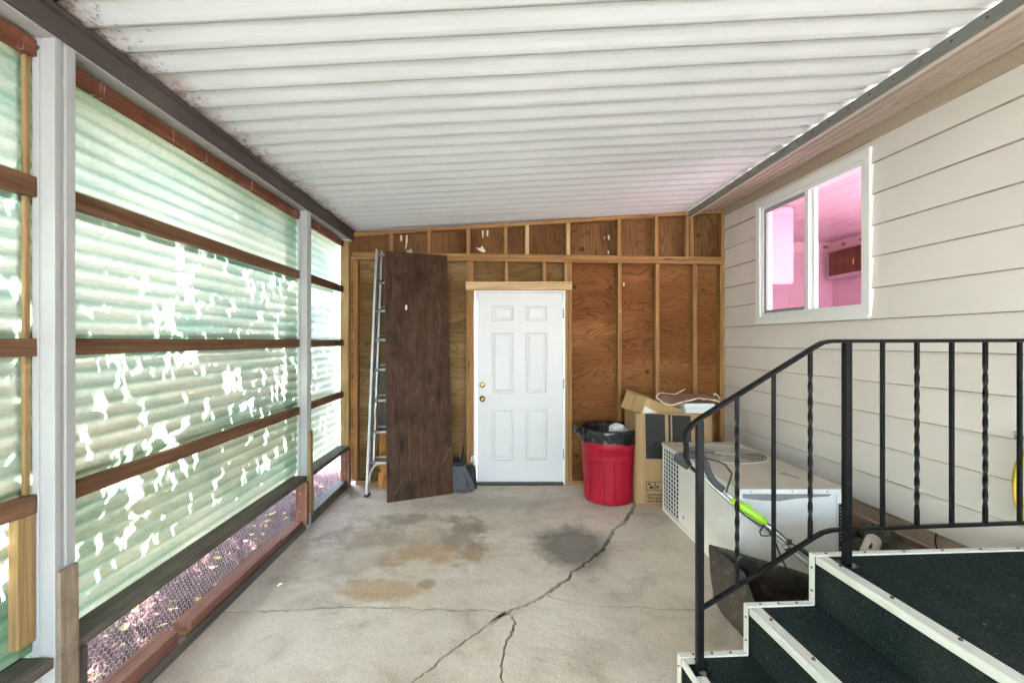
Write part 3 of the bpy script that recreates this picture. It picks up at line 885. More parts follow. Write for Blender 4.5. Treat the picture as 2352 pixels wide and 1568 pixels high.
# ------------------------------------------------------------------ HOUSE (right)
WANG = 0.0335
def wx(Y): return 2.465 + (SY - Y) * WANG
house = thing('house', (2.9, 2.4, 0.0), 'beige lap-sided house wall with a white sliding window', 'house')
HY0, HY1 = -6.2, SY + 0.105
WY0, WY1, WZ0, WZ1 = 3.042, 4.305, 1.705, 2.845           # outer edge of the window trim
OY0, OY1, OZ0, OZ1 = 3.105, 4.245, 1.768, 2.782           # opening
def plank(y0, y1, z0, z1, t0=0.0, t1=1.0):
    pr = lambda t: 0.019 * (1 - t) + 0.001 * t
    vs = []
    lip = 0.0045
    for y in (y0, y1):
        x = wx(y)
        vs += [(x - pr(t0) + 0.0045, y, z0), (x - pr(t0), y, z0 + lip), (x - pr(t1), y, z1), (x + 0.02, y, z1), (x + 0.02, y, z0)]
    fs = [(0, 1, 2, 3, 4), (9, 8, 7, 6, 5)] + [(k, (k + 1) % 5, 5 + (k + 1) % 5, 5 + k) for k in range(5)]
    o = mesh('siding_plank', vs, fs, MT['siding'], house)
    o.data.materials.append(MT['lap_shade'])          # darker lip and underside paint in the shade line of each lap
    for k in (2, 6):
        o.data.polygons[k].material_index = 1
zrow = [0.44 + 0.208 * k for k in range(12)] + [2.90]
rnd = random.Random(5)
for k in range(12):
    z0, z1 = zrow[k], zrow[k + 1] + (0.006 if k < 11 else 0)
    H = zrow[k + 1] - zrow[k]
    joints = [HY0, rnd.uniform(-1.5, 0.8), HY1]
    if z1 <= OZ0 or z0 >= OZ1:
        for a in range(2):
            plank(joints[a] + (0.001 if a else 0), joints[a + 1], z0, z1)
        continue
    plank(joints[0], joints[1], z0, z1); plank(joints[1] + 0.001, OY0 - 0.02, z0, z1); plank(OY1 + 0.02, HY1, z0, z1)
    if z0 < OZ0 - 0.01:
        plank(OY0 - 0.019, OY1 + 0.019, z0, OZ0 - 0.005, 0.0, (OZ0 - z0) / H)
    if z1 > OZ1 + 0.01:
        plank(OY0 - 0.019, OY1 + 0.019, OZ1 + 0.005, z1, (OZ1 - z0) / H, 1.0)
# frieze, soffit, fascia as strips lofted between the roof edge and the wall
def loft(name, prof, mat, y0=HY0, y1=HY1, parent=house):
    """prof: list of (t, dx, z): X = edge + t*(wall-edge) + dx"""
    vs = []
    for y in (y0, y1):
        for (t, dx, z) in prof:
            vs.append((2.08 + t * (wx(y) - 2.08) + dx, y, z))
    n = len(prof)
    fs = [tuple(range(n)), tuple(range(2 * n - 1, n - 1, -1))] + [(i, (i + 1) % n, n + (i + 1) % n, n + i) for i in range(n)]
    return mesh(name, vs, fs, mat, parent)
loft('frieze_board', [(1, -0.03, 2.885), (1, -0.03, 2.97), (1, 0.02, 2.97), (1, 0.02, 2.885)], MT['frieze'])
sofp = [(0.10, 0, 2.905)]
for t in (0.28, 0.46, 0.64, 0.82):
    z = 2.905 + 0.06 * t
    sofp += [(t, -0.008, z), (t, -0.006, z - 0.009), (t, 0.004, z - 0.009), (t, 0.007, z + 0.004)]
sofp += [(1, -0.031, 2.963), (1, -0.031, 2.985), (0.10, 0, 2.985)]
sof = loft('soffit', sofp, MT['soffit'])
loft('fascia', [(0, 0.0, 2.868), (0.045, 0, 2.866), (0.095, 0, 2.89), (0.095, 0, 3.02), (0, 0.0, 2.95)], MT['fascia'])
for i in range(16):   # vent louvre slots let into the soffit
    y = 2.34 + i * 0.02
    x = 2.08 + 0.55 * (wx(y) - 2.08)
    obox('soffit_vent', (x - 0.035, y, 2.9225), (0.09, 0, 0.0055), (0, 0.005, 0), (0, 0, 0.006), MT['frieze'], sof, 0)
for ya, yb in ((HY0, 1.1), (2.9, 7.0)):
    loft('house_roof', [(-0.05, 0, 3.03), (1, 2.6, 3.75), (1, 2.6, 3.81), (-0.05, 0, 3.06)], MT['flash'], ya, yb)
loft('added_skylight', [(-0.05, 0, 3.04), (1, 2.6, 3.76), (1, 2.6, 3.765), (-0.05, 0, 3.045)], MT['glass'], 1.102, 2.898)  # glazed roof gap, unseen, added to let sun into the room
# skirting with ridges
skp = [(1, 0.016, -0.05)]
for z in (0.02, 0.12, 0.22, 0.32, 0.405):
    skp += [(1, 0.008, z), (1, -0.002, z + 0.006), (1, -0.002, z + 0.014), (1, 0.008, z + 0.02)]
skp += [(1, 0.008, 0.437), (1, 0.05, 0.437), (1, 0.05, -0.05)]
loft('skirting', skp, MT['skirt'])
# window
win = None
def wbox(name, y0, y1, z0, z1, d0, d1, mat, parent, bevel=0.002):
    """box on the wall plane, d = distance out of the wall (towards the patio)"""
    vs = []
    for z in (z0, z1):
        vs += [(wx(y0) - d1, y0, z), (wx(y0) - d0, y0, z), (wx(y1) - d0, y1, z), (wx(y1) - d1, y1, z)]
    return mesh(name, vs, BOXF, mat, parent, bevel=bevel)
win = wbox('window', WY0, WY1, WZ0, OZ0, -0.02, 0.034, MT['vinyl'], house)
wbox('trim', WY0, WY1, OZ1, WZ1, -0.02, 0.034, MT['vinyl'], win)
wbox('trim', WY0, OY0, OZ0 + .0005, OZ1 - .0005, -0.02, 0.034, MT['vinyl'], win)
wbox('trim', OY1, WY1, OZ0 + .0005, OZ1 - .0005, -0.02, 0.034, MT['vinyl'], win)
wbox('sill', WY0 - 0.004, WY1 + 0.004, WZ0 - 0.012, WZ0 + 0.014, 0.0345, 0.046, MT['vinyl'], win)
# inner frame
e = 0.03
wbox('frame', OY0 + .0005, OY1 - .0005, OZ0 + .0005, OZ0 + e, -0.07, 0.018, MT['vinyl'], win)
wbox('frame', OY0 + .0005, OY1 - .0005, OZ1 - e, OZ1 - .0005, -0.07, 0.018, MT['vinyl'], win)
wbox('frame', OY0 + .0005, OY0 + 0.022, OZ0 + e, OZ1 - e, -0.07, 0.018, MT['vinyl'], win)
wbox('frame', OY1 - e, OY1 - .0005, OZ0 + e, OZ1 - e, -0.07, 0.018, MT['vinyl'], win)
YM = 3.655
wbox('mullion', YM - 0.022, YM + 0.022, OZ0 + e, OZ1 - e, -0.05, 0.016, MT['vinyl'], win)
# sliding screen sash frame (grey) on the far half
g0, g1, s0, s1 = YM + 0.023, OY1 - e - .001, OZ0 + e + .001, OZ1 - e - .001
wbox('screen_frame', g0, g1, s0, s0 + 0.026, -0.02, 0.008, MT['grey_vinyl'], win)
wbox('screen_frame', g0, g1, s1 - 0.03, s1, -0.02, 0.008, MT['grey_vinyl'], win)
wbox('screen_frame', g1 - 0.03, g1, s0 + .0265, s1 - .0305, -0.02, 0.008, MT['grey_vinyl'], win)
wbox('pane', g0, g1 - 0.03, s0 + .0265, s1 - .0305, -0.032, -0.028, MT['glass'], win, 0)
h0, h1 = OY0 + .023, YM - 0.023
wbox('sash', h1 - 0.03, h1, s0, s1, -0.04, -0.012, MT['vinyl'], win)
wbox('pane', h0, h1 - 0.031, s0, s1, -0.032, -0.028, MT['glass'], win, 0)
# the room behind it
RXW, RYB, RZC = 4.62, 6.25, 2.9
box('interior_wall', 2.55, RXW, RYB, RYB + 0.08, 0.6, 3.1, MT['pink'], house, 0)
box('interior_wall', RXW, RXW + 0.08, 0.6, RYB + 0.08, 0.6, 3.1, MT['pink'], house, 0)
box('interior_wall', 2.49, 2.549, 4.995, RYB + 0.08, 0.0, 3.0, MT['pink'], house, 0)
box('interior_wall', 2.62, RXW, 0.52, 0.599, 0.6, 3.1, MT['pink'], house, 0)
for i in range(9):
    xa = 2.56 + i * 0.23
    box('ceiling_plank', xa, xa + 0.2265, 0.6, 1.1, RZC, RZC + 0.02, MT['pink2'], house, 0.004)
    box('ceiling_plank', xa, xa + 0.2265, 2.9, RYB - .001, RZC, RZC + 0.02, MT['pink2'], house, 0.004)
box('interior_floor', 2.62, RXW - .001, 0.6, RYB - .001, 0.55, 0.6, MT['lilac'], house, 0)
box('wallpaper_border', 2.56, RXW - 0.0035, RYB - 0.004, RYB - 0.0005, 2.76, 2.885, MT['border'], house, 0)
box('wallpaper_border', RXW - 0.004, RXW - 0.0005, 4.56, RYB - 0.0045, 2.76, 2.885, MT['border'], house, 0)
def flower(c, u, v, k):
    pts = []
    for i in range(36):
        a = 2 * math.pi * i / 36
        r = 0.026 + 0.006 * math.cos(6 * a) + 0.004 * math.cos(2 * a)
        pts.append(Vector(c) + Vector(u) * (r * 1.35 * math.cos(a)) + Vector(v) * (r * math.sin(a)))
    prism('printed_flower', pts, k, MT['flower'], house)
for x in (4.02, 4.3, 4.52):
    flower((x, RYB - 0.0065, 2.825), (1, 0, 0), (0, 0, 1), (0, 0.002, 0))
for y in (6.05, 5.75, 5.45, 5.15):
    flower((RXW - 0.0065, y, 2.825), (0, 1, 0), (0, 0, 1), (0.002, 0, 0))
# kitchen cabinets hung in that room
kc = thing('wall_cabinet', (RXW - 0.05, 5.8, 2.4), 'small reddish wooden cabinet seen through the right window pane', 'cabinet')
box('cabinet_body', RXW - 0.16, RXW - 0.006, 5.42, 6.12, 2.36, 2.74, MT['lilac'], kc, 0.003)
cd = box('cabinet_door', RXW - 0.18, RXW - 0.161, 5.46, 6.08, 2.40, 2.715, MT['cab'], kc, 0.004)
tube('handle', [(RXW - 0.181, 5.62, 2.48), (RXW - 0.21, 5.62, 2.50), (RXW - 0.21, 5.62, 2.56), (RXW - 0.181, 5.62, 2.58)], 0.008, MT['brass'], cd, 8)
kl = thing('tall_cabinet', (2.85, 4.9, 2.1), 'pale lilac cupboard end seen through the left window pane', 'cabinet')
box('cabinet_body', 2.60, 2.96, 4.55, 5.4, 2.11, 2.88, MT['lilac'], kl, 0.003)
box('cabinet_door', 2.961, 2.98, 4.56, 5.39, 2.13, 2.87, MT['lilac'], kl, 0.004)
# wires on the skirting
tube('phone_wire', smooth_pts([(wx(2.62) - 0.008, 2.62, 0.436), (wx(2.62) - 0.012, 2.625, 0.39), (wx(2.6) - 0.012, 2.60, 0.33), (wx(2.6) - 0.012, 2.605, 0.2), (wx(2.6) - 0.012, 2.64, 0.1), (wx(2.6) - 0.012, 2.58, 0.03), (wx(2.6) - 0.012, 2.62, -0.03)]), 0.004, MT['rubber'], house, 6)

# ------------------------------------------------------------------ STAIRS
SA = R(3.2)
SO = Vector((1.384, 1.991, 0))
XF = Matrix.Translation(SO) @ Matrix.Rotation(SA, 4, 'Z')
stair = thing('porch_steps', (1.6, 1.5, 0), 'dark green carpeted porch steps edged with white metal trim', 'steps')
SW = -1.35
TR, LZ = 0.296, (0.2, 0.405, 0.615)
LX = 1.125
steps = [(-2 * TR, -TR, LZ[0]), (-TR, 0.0, LZ[1]), (0.0, LX, LZ[2])]
zprev = 0.0
for (xa, xb, z) in steps:
    box('tread', xa + 0.0, xb + 0.02, SW, -0.004, z - 0.03, z, MT['carpet'], stair, 0.004)
    box('riser', xa + 0.006, xa + 0.03, SW, -0.004, zprev + 0.0005, z - 0.0305, MT['carpet'], stair, 0)
    # ribbed nosing
    nz = box('nosing', xa - 0.012, xa + 0.004, SW, -0.03, z - 0.028, z + 0.004, MT['trim'], stair, 0.005, 2)
    for k in range(5):
        box('nosing_rib', xa + 0.005 + k * 0.0075, xa + 0.0105 + k * 0.0075, SW, -0.03, z + 0.0005, z + 0.0045, MT['trim'], nz, 0)
    for k in range(6):
        y = -0.12 - k * 0.23
        lathe('screw', [(0, 0.0062), (0.006, 0.0055), (0.0065, 0.0)], (xa + 0.026, y, z + 0.0046), MT['screw'], nz, 8)
    # edge strip along the back of tread and riser
    tr = box('edge_strip', xa - 0.013, xb - 0.0135 if xb < LX else xb, -0.0285, 0.003, z + 0.0005, z + 0.007, MT['trim'], stair, 0.001)
    n = 3 if xb < LX else 6
    for k in range(n):
        lathe('screw', [(0, 0.0035), (0.005, 0.003), (0.0055, 0.0)], (xa + 0.05 + k * (xb - xa - 0.05) / n, -0.013, z + 0.0072), MT['screw'], tr, 8)
    ts = box('edge_strip', xa - 0.014, xa - 0.0125, -0.029, 0.003, zprev + 0.006, z + 0.0065, MT['trim'], stair, 0)
    ts2 = box('edge_strip', xa - 0.0124, xb - 0.0145 if xb < LX else xb, 0.0, 0.004, z - 0.022, z + 0.0, MT['trim'], stair, 0)
    for k in range(2):
        lathe('screw', [(0, -0.003), (0.0045, -0.0025), (0.005, 0.0)], (xa - 0.0142, -0.014, zprev + 0.06 + 0.1 * k), MT['screw'], ts, 8, axis='X')
    zprev = z
prism('side_panel', [(-2 * TR + 0.005, -0.003, 0.0), (LX, -0.003, 0.0), (LX, -0.003, LZ[2] - 0.0315), (0.005, -0.003, LZ[2] - 0.0315), (0.005, -0.003, LZ[1] - 0.0315), (-TR + 0.005, -0.003, LZ[1] - 0.0315), (-TR + 0.005, -0.003, LZ[0] - 0.0315), (-2 * TR + 0.005, -0.003, LZ[0] - 0.0315)], (0, 0.0025, 0), MT['dark'], stair)
XF = Matrix.Identity(4)

# ------------------------------------------------------------------ RAILING
RYL = 1.893
def rp(x, y, Y=RYL):
    # points on the railing plane (turned a little with the steps)
    t = math.tan(SA)
    a = (x - PX) / F
    x0 = 1.384
    Yq = (Y - t * x0) / (1 - t * a)
    return Vector((a * Yq, Yq, EYE - (y - PY) / F * Yq))
rail = thing('stair_railing', rp(1605, 1525), 'black wrought iron stair railing with plain and twisted balusters', 'railing')
hand = [rp(1583, 1066), rp(1575, 1050), rp(1577, 1028), rp(1573, 1008), rp(1576, 993), rp(1590, 975), rp(1612, 958), rp(1700, 903), rp(1870, 797), rp(1888, 787), rp(1905, 783.5), rp(1940, 783), rp(2352, 781.5), rp(2560, 781)]
def flatbar(name, pts, w, h, mat, parent):
    """flat bar of width w (horizontal, across the rail plane) and thickness h"""
    pts = [Vector(p) for p in pts]
    n = len(pts)
    side = Vector((-math.sin(SA), math.cos(SA), 0))
    vs, fs = [], []
    for i in range(n):
        t = (pts[min(i + 1, n - 1)] - pts[max(i - 1, 0)]).normalized()
        u = side.cross(t).normalized()
        c = [(-w, -h * .6), (-w, h * .6), (-w * .7, h), (w * .7, h), (w, h * .6), (w, -h * .6), (w * .7, -h), (-w * .7, -h)]
        for (a, b) in c:
            vs.append(pts[i] + side * (a / 2) + u * (b / 2))
    for i in range(n - 1):
        for k in range(8):
            l = (k + 1) % 8
            fs.append((i * 8 + k, i * 8 + l, (i + 1) * 8 + l, (i + 1) * 8 + k))
    fs += [tuple(range(8)), tuple((n - 1) * 8 + k for k in range(8))]
    return mesh(name, vs, fs, mat, parent, smooth=False)
flatbar('handrail', hand, 0.032, 0.0155, MT['iron'], rail)
lowr = [rp(1612, 1396), rp(1700, 1341), rp(1870, 1233), rp(1890, 1222), rp(1910, 1217), rp(1940, 1215), rp(2352, 1200), rp(2560, 1193)]
flatbar('bottom_rail', lowr, 0.02, 0.0145, MT['iron'], rail)
def interp(pts_px, x):
    for (a, b) in zip(pts_px[:-1], pts_px[1:]):
        if a[0] <= x <= b[0]:
            return a[1] + (b[1] - a[1]) * (x - a[0]) / (b[0] - a[0])
    return pts_px[-1][1]
top_px = [(1590, 975), (1612, 958), (1700, 903), (1870, 797), (1905, 783.5), (2600, 781)]
low_px = [(1612, 1396), (1700, 1341), (1870, 1233), (1910, 1217), (2352, 1200), (2600, 1191)]
def upright(name, x, r, y_bot, twist=False):
    a = rp(x, interp(top_px, x) + 3)
    b = rp(x, y_bot)
    if not twist:
        tube(name, [b, a], r, MT['iron'], rail, square=True)
        return
    n = 60
    pts = [b.lerp(a, i / n) for i in range(n + 1)]
    tw = []
    # plain ends, twisted middle
    pts2 = [b, b.lerp(a, 0.08)] + [b.lerp(a, 0.08 + 0.8 * i / n) for i in range(1, n)] + [b.lerp(a, 0.88), a]
    seg = 4
    vs, fs = [], []
    u0, v0 = Vector((math.cos(SA), math.sin(SA), 0)), Vector((-math.sin(SA), math.cos(SA), 0))
    for i, p in enumerate(pts2):
        t = (p - b).length / (a - b).length
        tt = min(max((t - 0.08) / 0.8, 0), 1)
        ang = math.pi / 4 + tt * math.pi * 5
        for k in range(4):
            an = ang + k * math.pi / 2
            vs.append(p + u0 * (r * 1.414 * math.cos(an)) + v0 * (r * 1.414 * math.sin(an)))
    for i in range(len(pts2) - 1):
        for k in range(4):
            l = (k + 1) % 4
            fs.append((i * 4 + k, i * 4 + l, i * 4 + 4 + l, i * 4 + 4 + k))
    mesh(name, vs, fs, MT['iron'], rail, smooth=False)
pA = onz(1609, 1522, LZ[0])
zA = rp(1606, 1525)
upright('post', 1607, 0.0128, PY + (EYE - LZ[0] - 0.002) / zA.y * F)
zB = rp(1945, 1290)
upright('post', 1945, 0.0130, PY + (EYE - LZ[2] - 0.002) / zB.y * F)
for x, tw in ((1693, True), (1777, False), (1861, True), (2027, False), (2106, True), (2186, False), (2263, True), (2342, False), (2420, True)):
    upright('baluster', x, 0.0066 if tw else 0.0064, interp(low_px, x) - 2, tw)
for P, z in ((rp(1607, 1525), LZ[0]), (rp(1945, 1300), LZ[2])):
    fp = box('foot_plate', P.x - 0.035, P.x + 0.035, P.y - 0.04, P.y + 0.03, z + 0.0005, z + 0.005, MT['iron'], rail)
    lathe('bolt', [(0, 0.012), (0.008, 0.011), (0.01, 0.0)], (P.x + 0.005, P.y - 0.03, z + 0.005), MT['screw'], fp, 8)

# ------------------------------------------------------------------ AIR CONDITIONER
AX0, AX1, AY0, AY1, AZ = 1.522, 2.2, 2.872, 4.165, 0.618
ac = thing('air_conditioner', (1.85, 3.5, 0), 'white packaged air conditioner with round fan grille on top', 'air conditioner')
GW = 4.165 - 3.62                                # coil grille length on the left face
YG = 3.80
# left face: coil opening at the far end, then two panels
cab = box('cabinet', AX0 + 0.012, AX1 - 0.004, AY0 + 0.006, AY1 - 0.004, 0.03, AZ - 0.03, MT['dark'], ac, 0)
box('side_panel', AX0, AX0 + 0.011, AY0 + 0.0, YG, 0.03, AZ - 0.034, MT['acw'], ac, 0.003)
box('front_panel', AX0 + 0.0125, AX1 - 0.055, AY0 - 0.004, AY0 + 0.005, 0.03, AZ - 0.034, MT['acw'], ac, 0.003)
box('corner_panel', AX1 - 0.052, AX1, AY0 - 0.002, AY0 + 0.004, 0.03, AZ - 0.034, MT['acw'], ac, 0.003)
plate_ = box('rating_plate', AX1 - 0.042, AX1 - 0.006, AY0 - 0.0045, AY0 - 0.0025, 0.17, 0.52, MT['ink'], ac, 0)
for k in range(14):
    zz = 0.49 - k * 0.022 - (0.03 if k > 9 else 0)
    box('printed_line', AX1 - 0.037, AX1 - 0.037 + random.uniform(0.012, 0.026), AY0 - 0.0058, AY0 - 0.0048, zz, zz + 0.006, MT['grey_vinyl'], plate_, 0)
prism('bare_strip', [(AX0 + 0.03, AY0 - 0.0048, AZ - 0.036), (AX1 - 0.09, AY0 - 0.0048, AZ - 0.036), (AX1 - 0.1, AY0 - 0.0048, AZ - 0.05), (AX1 - 0.3, AY0 - 0.0048, AZ - 0.064), (AX1 - 0.42, AY0 - 0.0048, AZ - 0.082), (AX0 + 0.13, AY0 - 0.0048, AZ - 0.075), (AX0 + 0.03, AY0 - 0.0048, AZ - 0.062)], (0, 0.0006, 0), MT['acgrey'], ac)
top = box('top_panel', AX0 - 0.006, AX1 + 0.006, AY0 - 0.01, AY1 + 0.004, AZ - 0.006, AZ, MT['actop'], ac, 0.002)
for (x0, x1, y0, y1) in ((AX0 - 0.006, AX1 + 0.006, AY0 - 0.0115, AY0 - 0.0065), (AX0 - 0.008, AX0 - 0.003, AY0 - 0.006, AY1 + 0.004), (AX1 + 0.003, AX1 + 0.008, AY0 - 0.006, AY1 + 0.004)):
    box('top_rim', x0, x1, y0, y1, AZ - 0.034, AZ - 0.0065, MT['acw'], top, 0.001)
for x in (1.6, 1.86, 2.08, 2.17):
    lathe('screw', [(0, -0.003), (0.004, -0.002), (0.0045, 0.0)], (x, AY0 - 0.0117, AZ - 0.019), MT['screw'], top, 8, axis='Y')
box('base_rail', AX0 - 0.004, AX1 + 0.004, AY0 - 0.006, AY1 + 0.002, 0.0, 0.029, MT['acw'], ac, 0.002)
# coil guard: one welded wire grid
def guard():
    vs, fs = [], []
    def bar(p0, p1, w):
        d = Vector(p1) - Vector(p0)
        b = len(vs)
        ax = Vector((0, 0, 1)) if abs(d.y) > abs(d.z) else Vector((0, 1, 0))
        for p in (Vector(p0), Vector(p1)):
            for (a, c) in ((-w, -w), (w, -w), (w, w), (-w, w)):
                vs.append(p + ax * a + Vector((1, 0, 0)) * c)
        for k in range(4):
            l = (k + 1) % 4
            fs.append((b + k, b + l, b + 4 + l, b + 4 + k))
    y0, y1, z0, z1 = YG + 0.006, AY1 - 0.012, 0.045, AZ - 0.045
    for i in range(7):
        y = y0 + (y1 - y0) * i / 6
        bar((AX0 + 0.004, y, z0), (AX0 + 0.004, y, z1), 0.0032)
    for j in range(15):
        z = z0 + (z1 - z0) * j / 14
        bar((AX0 + 0.006, y0, z), (AX0 + 0.006, y1, z), 0.0032)
    return mesh('coil_guard', vs, fs, MT['acw'], ac)
guard()
box('coil_frame', AX0 - 0.001, AX0 + 0.011, AY1 - 0.012, AY1 - 0.001, 0.03, AZ - 0.034, MT['acw'], ac, 0.001)
lathe('plug', [(0, -0.004), (0.012, -0.003), (0.016, 0.0)], (AX0 - 0.0005, 3.7, 0.11), MT['acgrey'], ac, 14, axis='X')
# fan grille on top: dark well, rings and solid centre
FC = (1.88, 3.74)
well = lathe('fan_well', [(0.0, 0.0012), (0.295, 0.0012), (0.30, 0.0004)], (FC[0], FC[1], AZ), MT['dark'], ac, 48)
def rings():
    vs, fs = [], []
    def ring(r, w, h0, h1, seg=64):
        b = len(vs)
        for k in range(seg):
            a = 2 * math.pi * k / seg
            for rr, z in ((r - w, h0), (r - w, h1), (r + w, h1), (r + w, h0)):
                vs.append((FC[0] + rr * math.cos(a), FC[1] + rr * math.sin(a), AZ + z))
        for k in range(seg):
            l = (k + 1) % seg
            for i in range(4):
                j = (i + 1) % 4
                fs.append((b + k * 4 + i, b + k * 4 + j, b + l * 4 + j, b + l * 4 + i))
    for i in range(9):
        ring(0.112 + i * 0.0212, 0.003, 0.0012, 0.0032)
    ring(0.302, 0.004, 0.0002, 0.006)
    for k in range(8):
        a = math.pi * 2 * k / 8 + 0.2
        b = len(vs)
        d = Vector((math.cos(a), math.sin(a), 0)); n = Vector((-d.y, d.x, 0))
        for rr in (0.08, 0.296):
            for (s, z) in ((-0.004, 0.001), (0.004, 0.001), (0.004, 0.003), (-0.004, 0.003)):
                vs.append(Vector((FC[0], FC[1], AZ + z)) + d * rr + n * s)
        for i in range(4):
            j = (i + 1) % 4
            fs.append((b + i, b + j, b + 4 + j, b + 4 + i))
    # solid centre cap
    b = len(vs)
    for k in range(32):
        a = 2 * math.pi * k / 32
        vs.append((FC[0] + 0.088 * math.cos(a), FC[1] + 0.088 * math.sin(a), AZ + 0.0034))
    fs.append(tuple(range(b, b + 32)))
    return mesh('fan_grille', vs, fs, MT['actop'], ac)
rings()
st_ = [Vector((2.0, 3.2, 0)), Vector((2.1, 3.06, 0))]
prism('sticker', [(1.98, 3.20, AZ + 0.0005), (2.015, 3.21, AZ + 0.0005), (2.06, 3.08, AZ + 0.0005), (2.03, 3.07, AZ + 0.0005)], (0, 0, 0.0008), MT['acgrey'], ac)

# ------------------------------------------------------------------ TRASH CAN
TC = Vector((1.105, 4.47, 0))
tc = thing('trash_can', TC, 'red round plastic trash can with black liner', 'trash can')
body = [(0.0, 0.004), (0.225, 0.004), (0.235, 0.015), (0.245, 0.18), (0.258, 0.50), (0.262, 0.515), (0.262, 0.53), (0.268, 0.535), (0.278, 0.69), (0.272, 0.69), (0.262, 0.54), (0.25, 0.49), (0.235, 0.1), (0.0, 0.03)]
def canw(r, z, a):
    if 0.05 < z < 0.5 and r > 0.24:
        s = math.cos(6 * a + 0.6)
        r += 0.004 if s > 0.2 else (-0.003 if s < 0.0 else 0.0)
    return r, z
body2 = [(0.0, 0.004), (0.222, 0.004), (0.233, 0.012), (0.236, 0.05), (0.2362, 0.055), (0.255, 0.445), (0.2555, 0.45), (0.258, 0.515), (0.264, 0.522), (0.266, 0.535), (0.276, 0.68), (0.27, 0.68), (0.25, 0.54), (0.236, 0.49), (0.215, 0.1), (0.0, 0.03)]
lathe('can_body', body2, TC, MT['redp'], tc, 96, canw)
for s in (math.pi * 0.97, -0.1):
    d = Vector((math.cos(s), math.sin(s), 0))
    n = Vector((-d.y, d.x, 0))
    base = TC + d * 0.272
    obox('handle', base - n * 0.06 + Vector((0, 0, 0.645)), d * 0.055, n * 0.12, (0, 0, 0.03), MT['liner'], tc, 0.008)
def linw(r, z, a):
    k = 0.003 * math.sin(17 * a + 3 * z * 20) + 0.002 * math.sin(41 * a)
    zz = z
    if z < 0.64 and r > 0.27:
        zz = z + 0.01 * math.sin(3 * a + 1.0) + 0.005 * math.sin(7 * a)
    if z < 0.5:
        k *= 2.2
    # liner bulges over the handle at the left
    da = abs((a - math.pi * 0.97 + math.pi) % (2 * math.pi) - math.pi)
    if z > 0.63 and r > 0.27 and da < 0.4:
        r += 0.05 * (1 - da / 0.4)
    return r + k, zz
lathe('bin_liner', [(0.286, 0.585), (0.287, 0.61), (0.289, 0.65), (0.292, 0.685), (0.289, 0.705), (0.281, 0.71), (0.27, 0.70), (0.247, 0.66), (0.238, 0.58), (0.205, 0.42), (0.12, 0.36), (0.0, 0.35)], TC, MT['liner'], tc, 128, linw)
def canp(a, z):
    r = 0.2345 + 0.0455 * (z - 0.03) / 0.65 + 0.0035
    s_ = math.cos(6 * a + 0.6)
    r += 0.004 if s_ > 0.2 else (-0.003 if s_ < 0.0 else 0.0)
    return TC + Vector((r * math.cos(a), r * math.sin(a), z))
for (a0, a1) in ((-2.62, -1.98), (-1.62, -0.98), (-0.62, -0.1)):
    n_ = 12
    pts = [canp(a0, z) for z in (0.03, 0.2, 0.36)] + [canp(a0 + (a1 - a0) * i / n_, 0.41) for i in range(n_ + 1)] + [canp(a1, z) for z in (0.36, 0.2, 0.03)]
    tube('rib', pts, 0.0035, MT['redp'], tc, 6)
wp = thing('white_package', TC + Vector((0.07, -0.03, 0.5)), 'white curved package poking out of the black bin liner', 'package')
c0 = TC + Vector((0.02, -0.12, 0.56))
pk = []
for i in range(12):
    t = i / 11
    pk.append((c0.x + 0.17 * t, c0.y + 0.06 * t, c0.z + 0.155 + 0.03 * math.sin(min(1, t * 1.6) * 1.7) - 0.09 * max(0, t - 0.45) ** 1.4 * 2))
poly = [(c0.x, c0.y, c0.z)] + pk + [(c0.x + 0.17, c0.y + 0.06, c0.z)]
pb = prism('package_body', list(reversed(poly)), (-0.03, 0.08, 0.0), MT['paper'], wp, 0.004)
lathe('printed_ring', [(0.008, 0.0), (0.014, 0.0), (0.014, -0.001), (0.008, -0.001), (0.008, 0.0)], (c0.x + 0.115, c0.y + 0.038, c0.z + 0.152), MT['ink'], wp, 16, axis='Y')

# ------------------------------------------------------------------ CARTONS AND JUNK ON TOP
BX0, BX1, BY0, BY1, BZ = 1.300, 2.005, 4.225, 4.60, 0.872
cb = thing('cardboard_carton', (1.65, 4.4, 0), 'tall brown cardboard carton with black printed rectangles', 'carton')
th = 0.006
vsf = []
def crumple(name, x0, x1, y0, y1, z0, z1, axis, mat, parent, amp=0.004, nx=10, nz=14):
    vs, fs = [], []
    for i in range(nx + 1):
        for j in range(nz + 1):
            s, t = i / nx, j / nz
            off = amp * (mnoise.noise(Vector((s * 3.1 + x0 * 7, t * 3.7, y0 * 5))) + 0.4 * mnoise.noise(Vector((s * 9, t * 9, x0))))
            if axis == 'Y':
                vs.append((x0 + (x1 - x0) * s, y0 + off, z0 + (z1 - z0) * t))
            else:
                vs.append((x0 + off, y0 + (y1 - y0) * s, z0 + (z1 - z0) * t))
    for i in range(nx):
        for j in range(nz):
            a = i * (nz + 1) + j
            fs.append((a, a + nz + 1, a + nz + 2, a + 1))
    return mesh(name, vs, fs, mat, parent, smooth=True, solid=0.005)
crumple('carton_front', BX0, BX1, BY0, BY0, 0.002, BZ, 'Y', MT['card'], cb, 0.003)
crumple('carton_side', BX0, BX0, BY0 + 0.004, BY1, 0.002, BZ, 'X', MT['card'], cb, 0.004)
crumple('carton_side', BX1, BX1, BY0 + 0.004, BY1, 0.002, BZ, 'X', MT['card'], cb, 0.004)
crumple('carton_back', BX0, BX1, BY1, BY1, 0.002, BZ, 'Y', MT['card'], cb, 0.003)
box('carton_bottom', BX0 + 0.004, BX1 - 0.004, BY0 + 0.004, BY1 - 0.004, 0.002, 0.008, MT['card'], cb, 0)
YI = BY0 - 0.0078
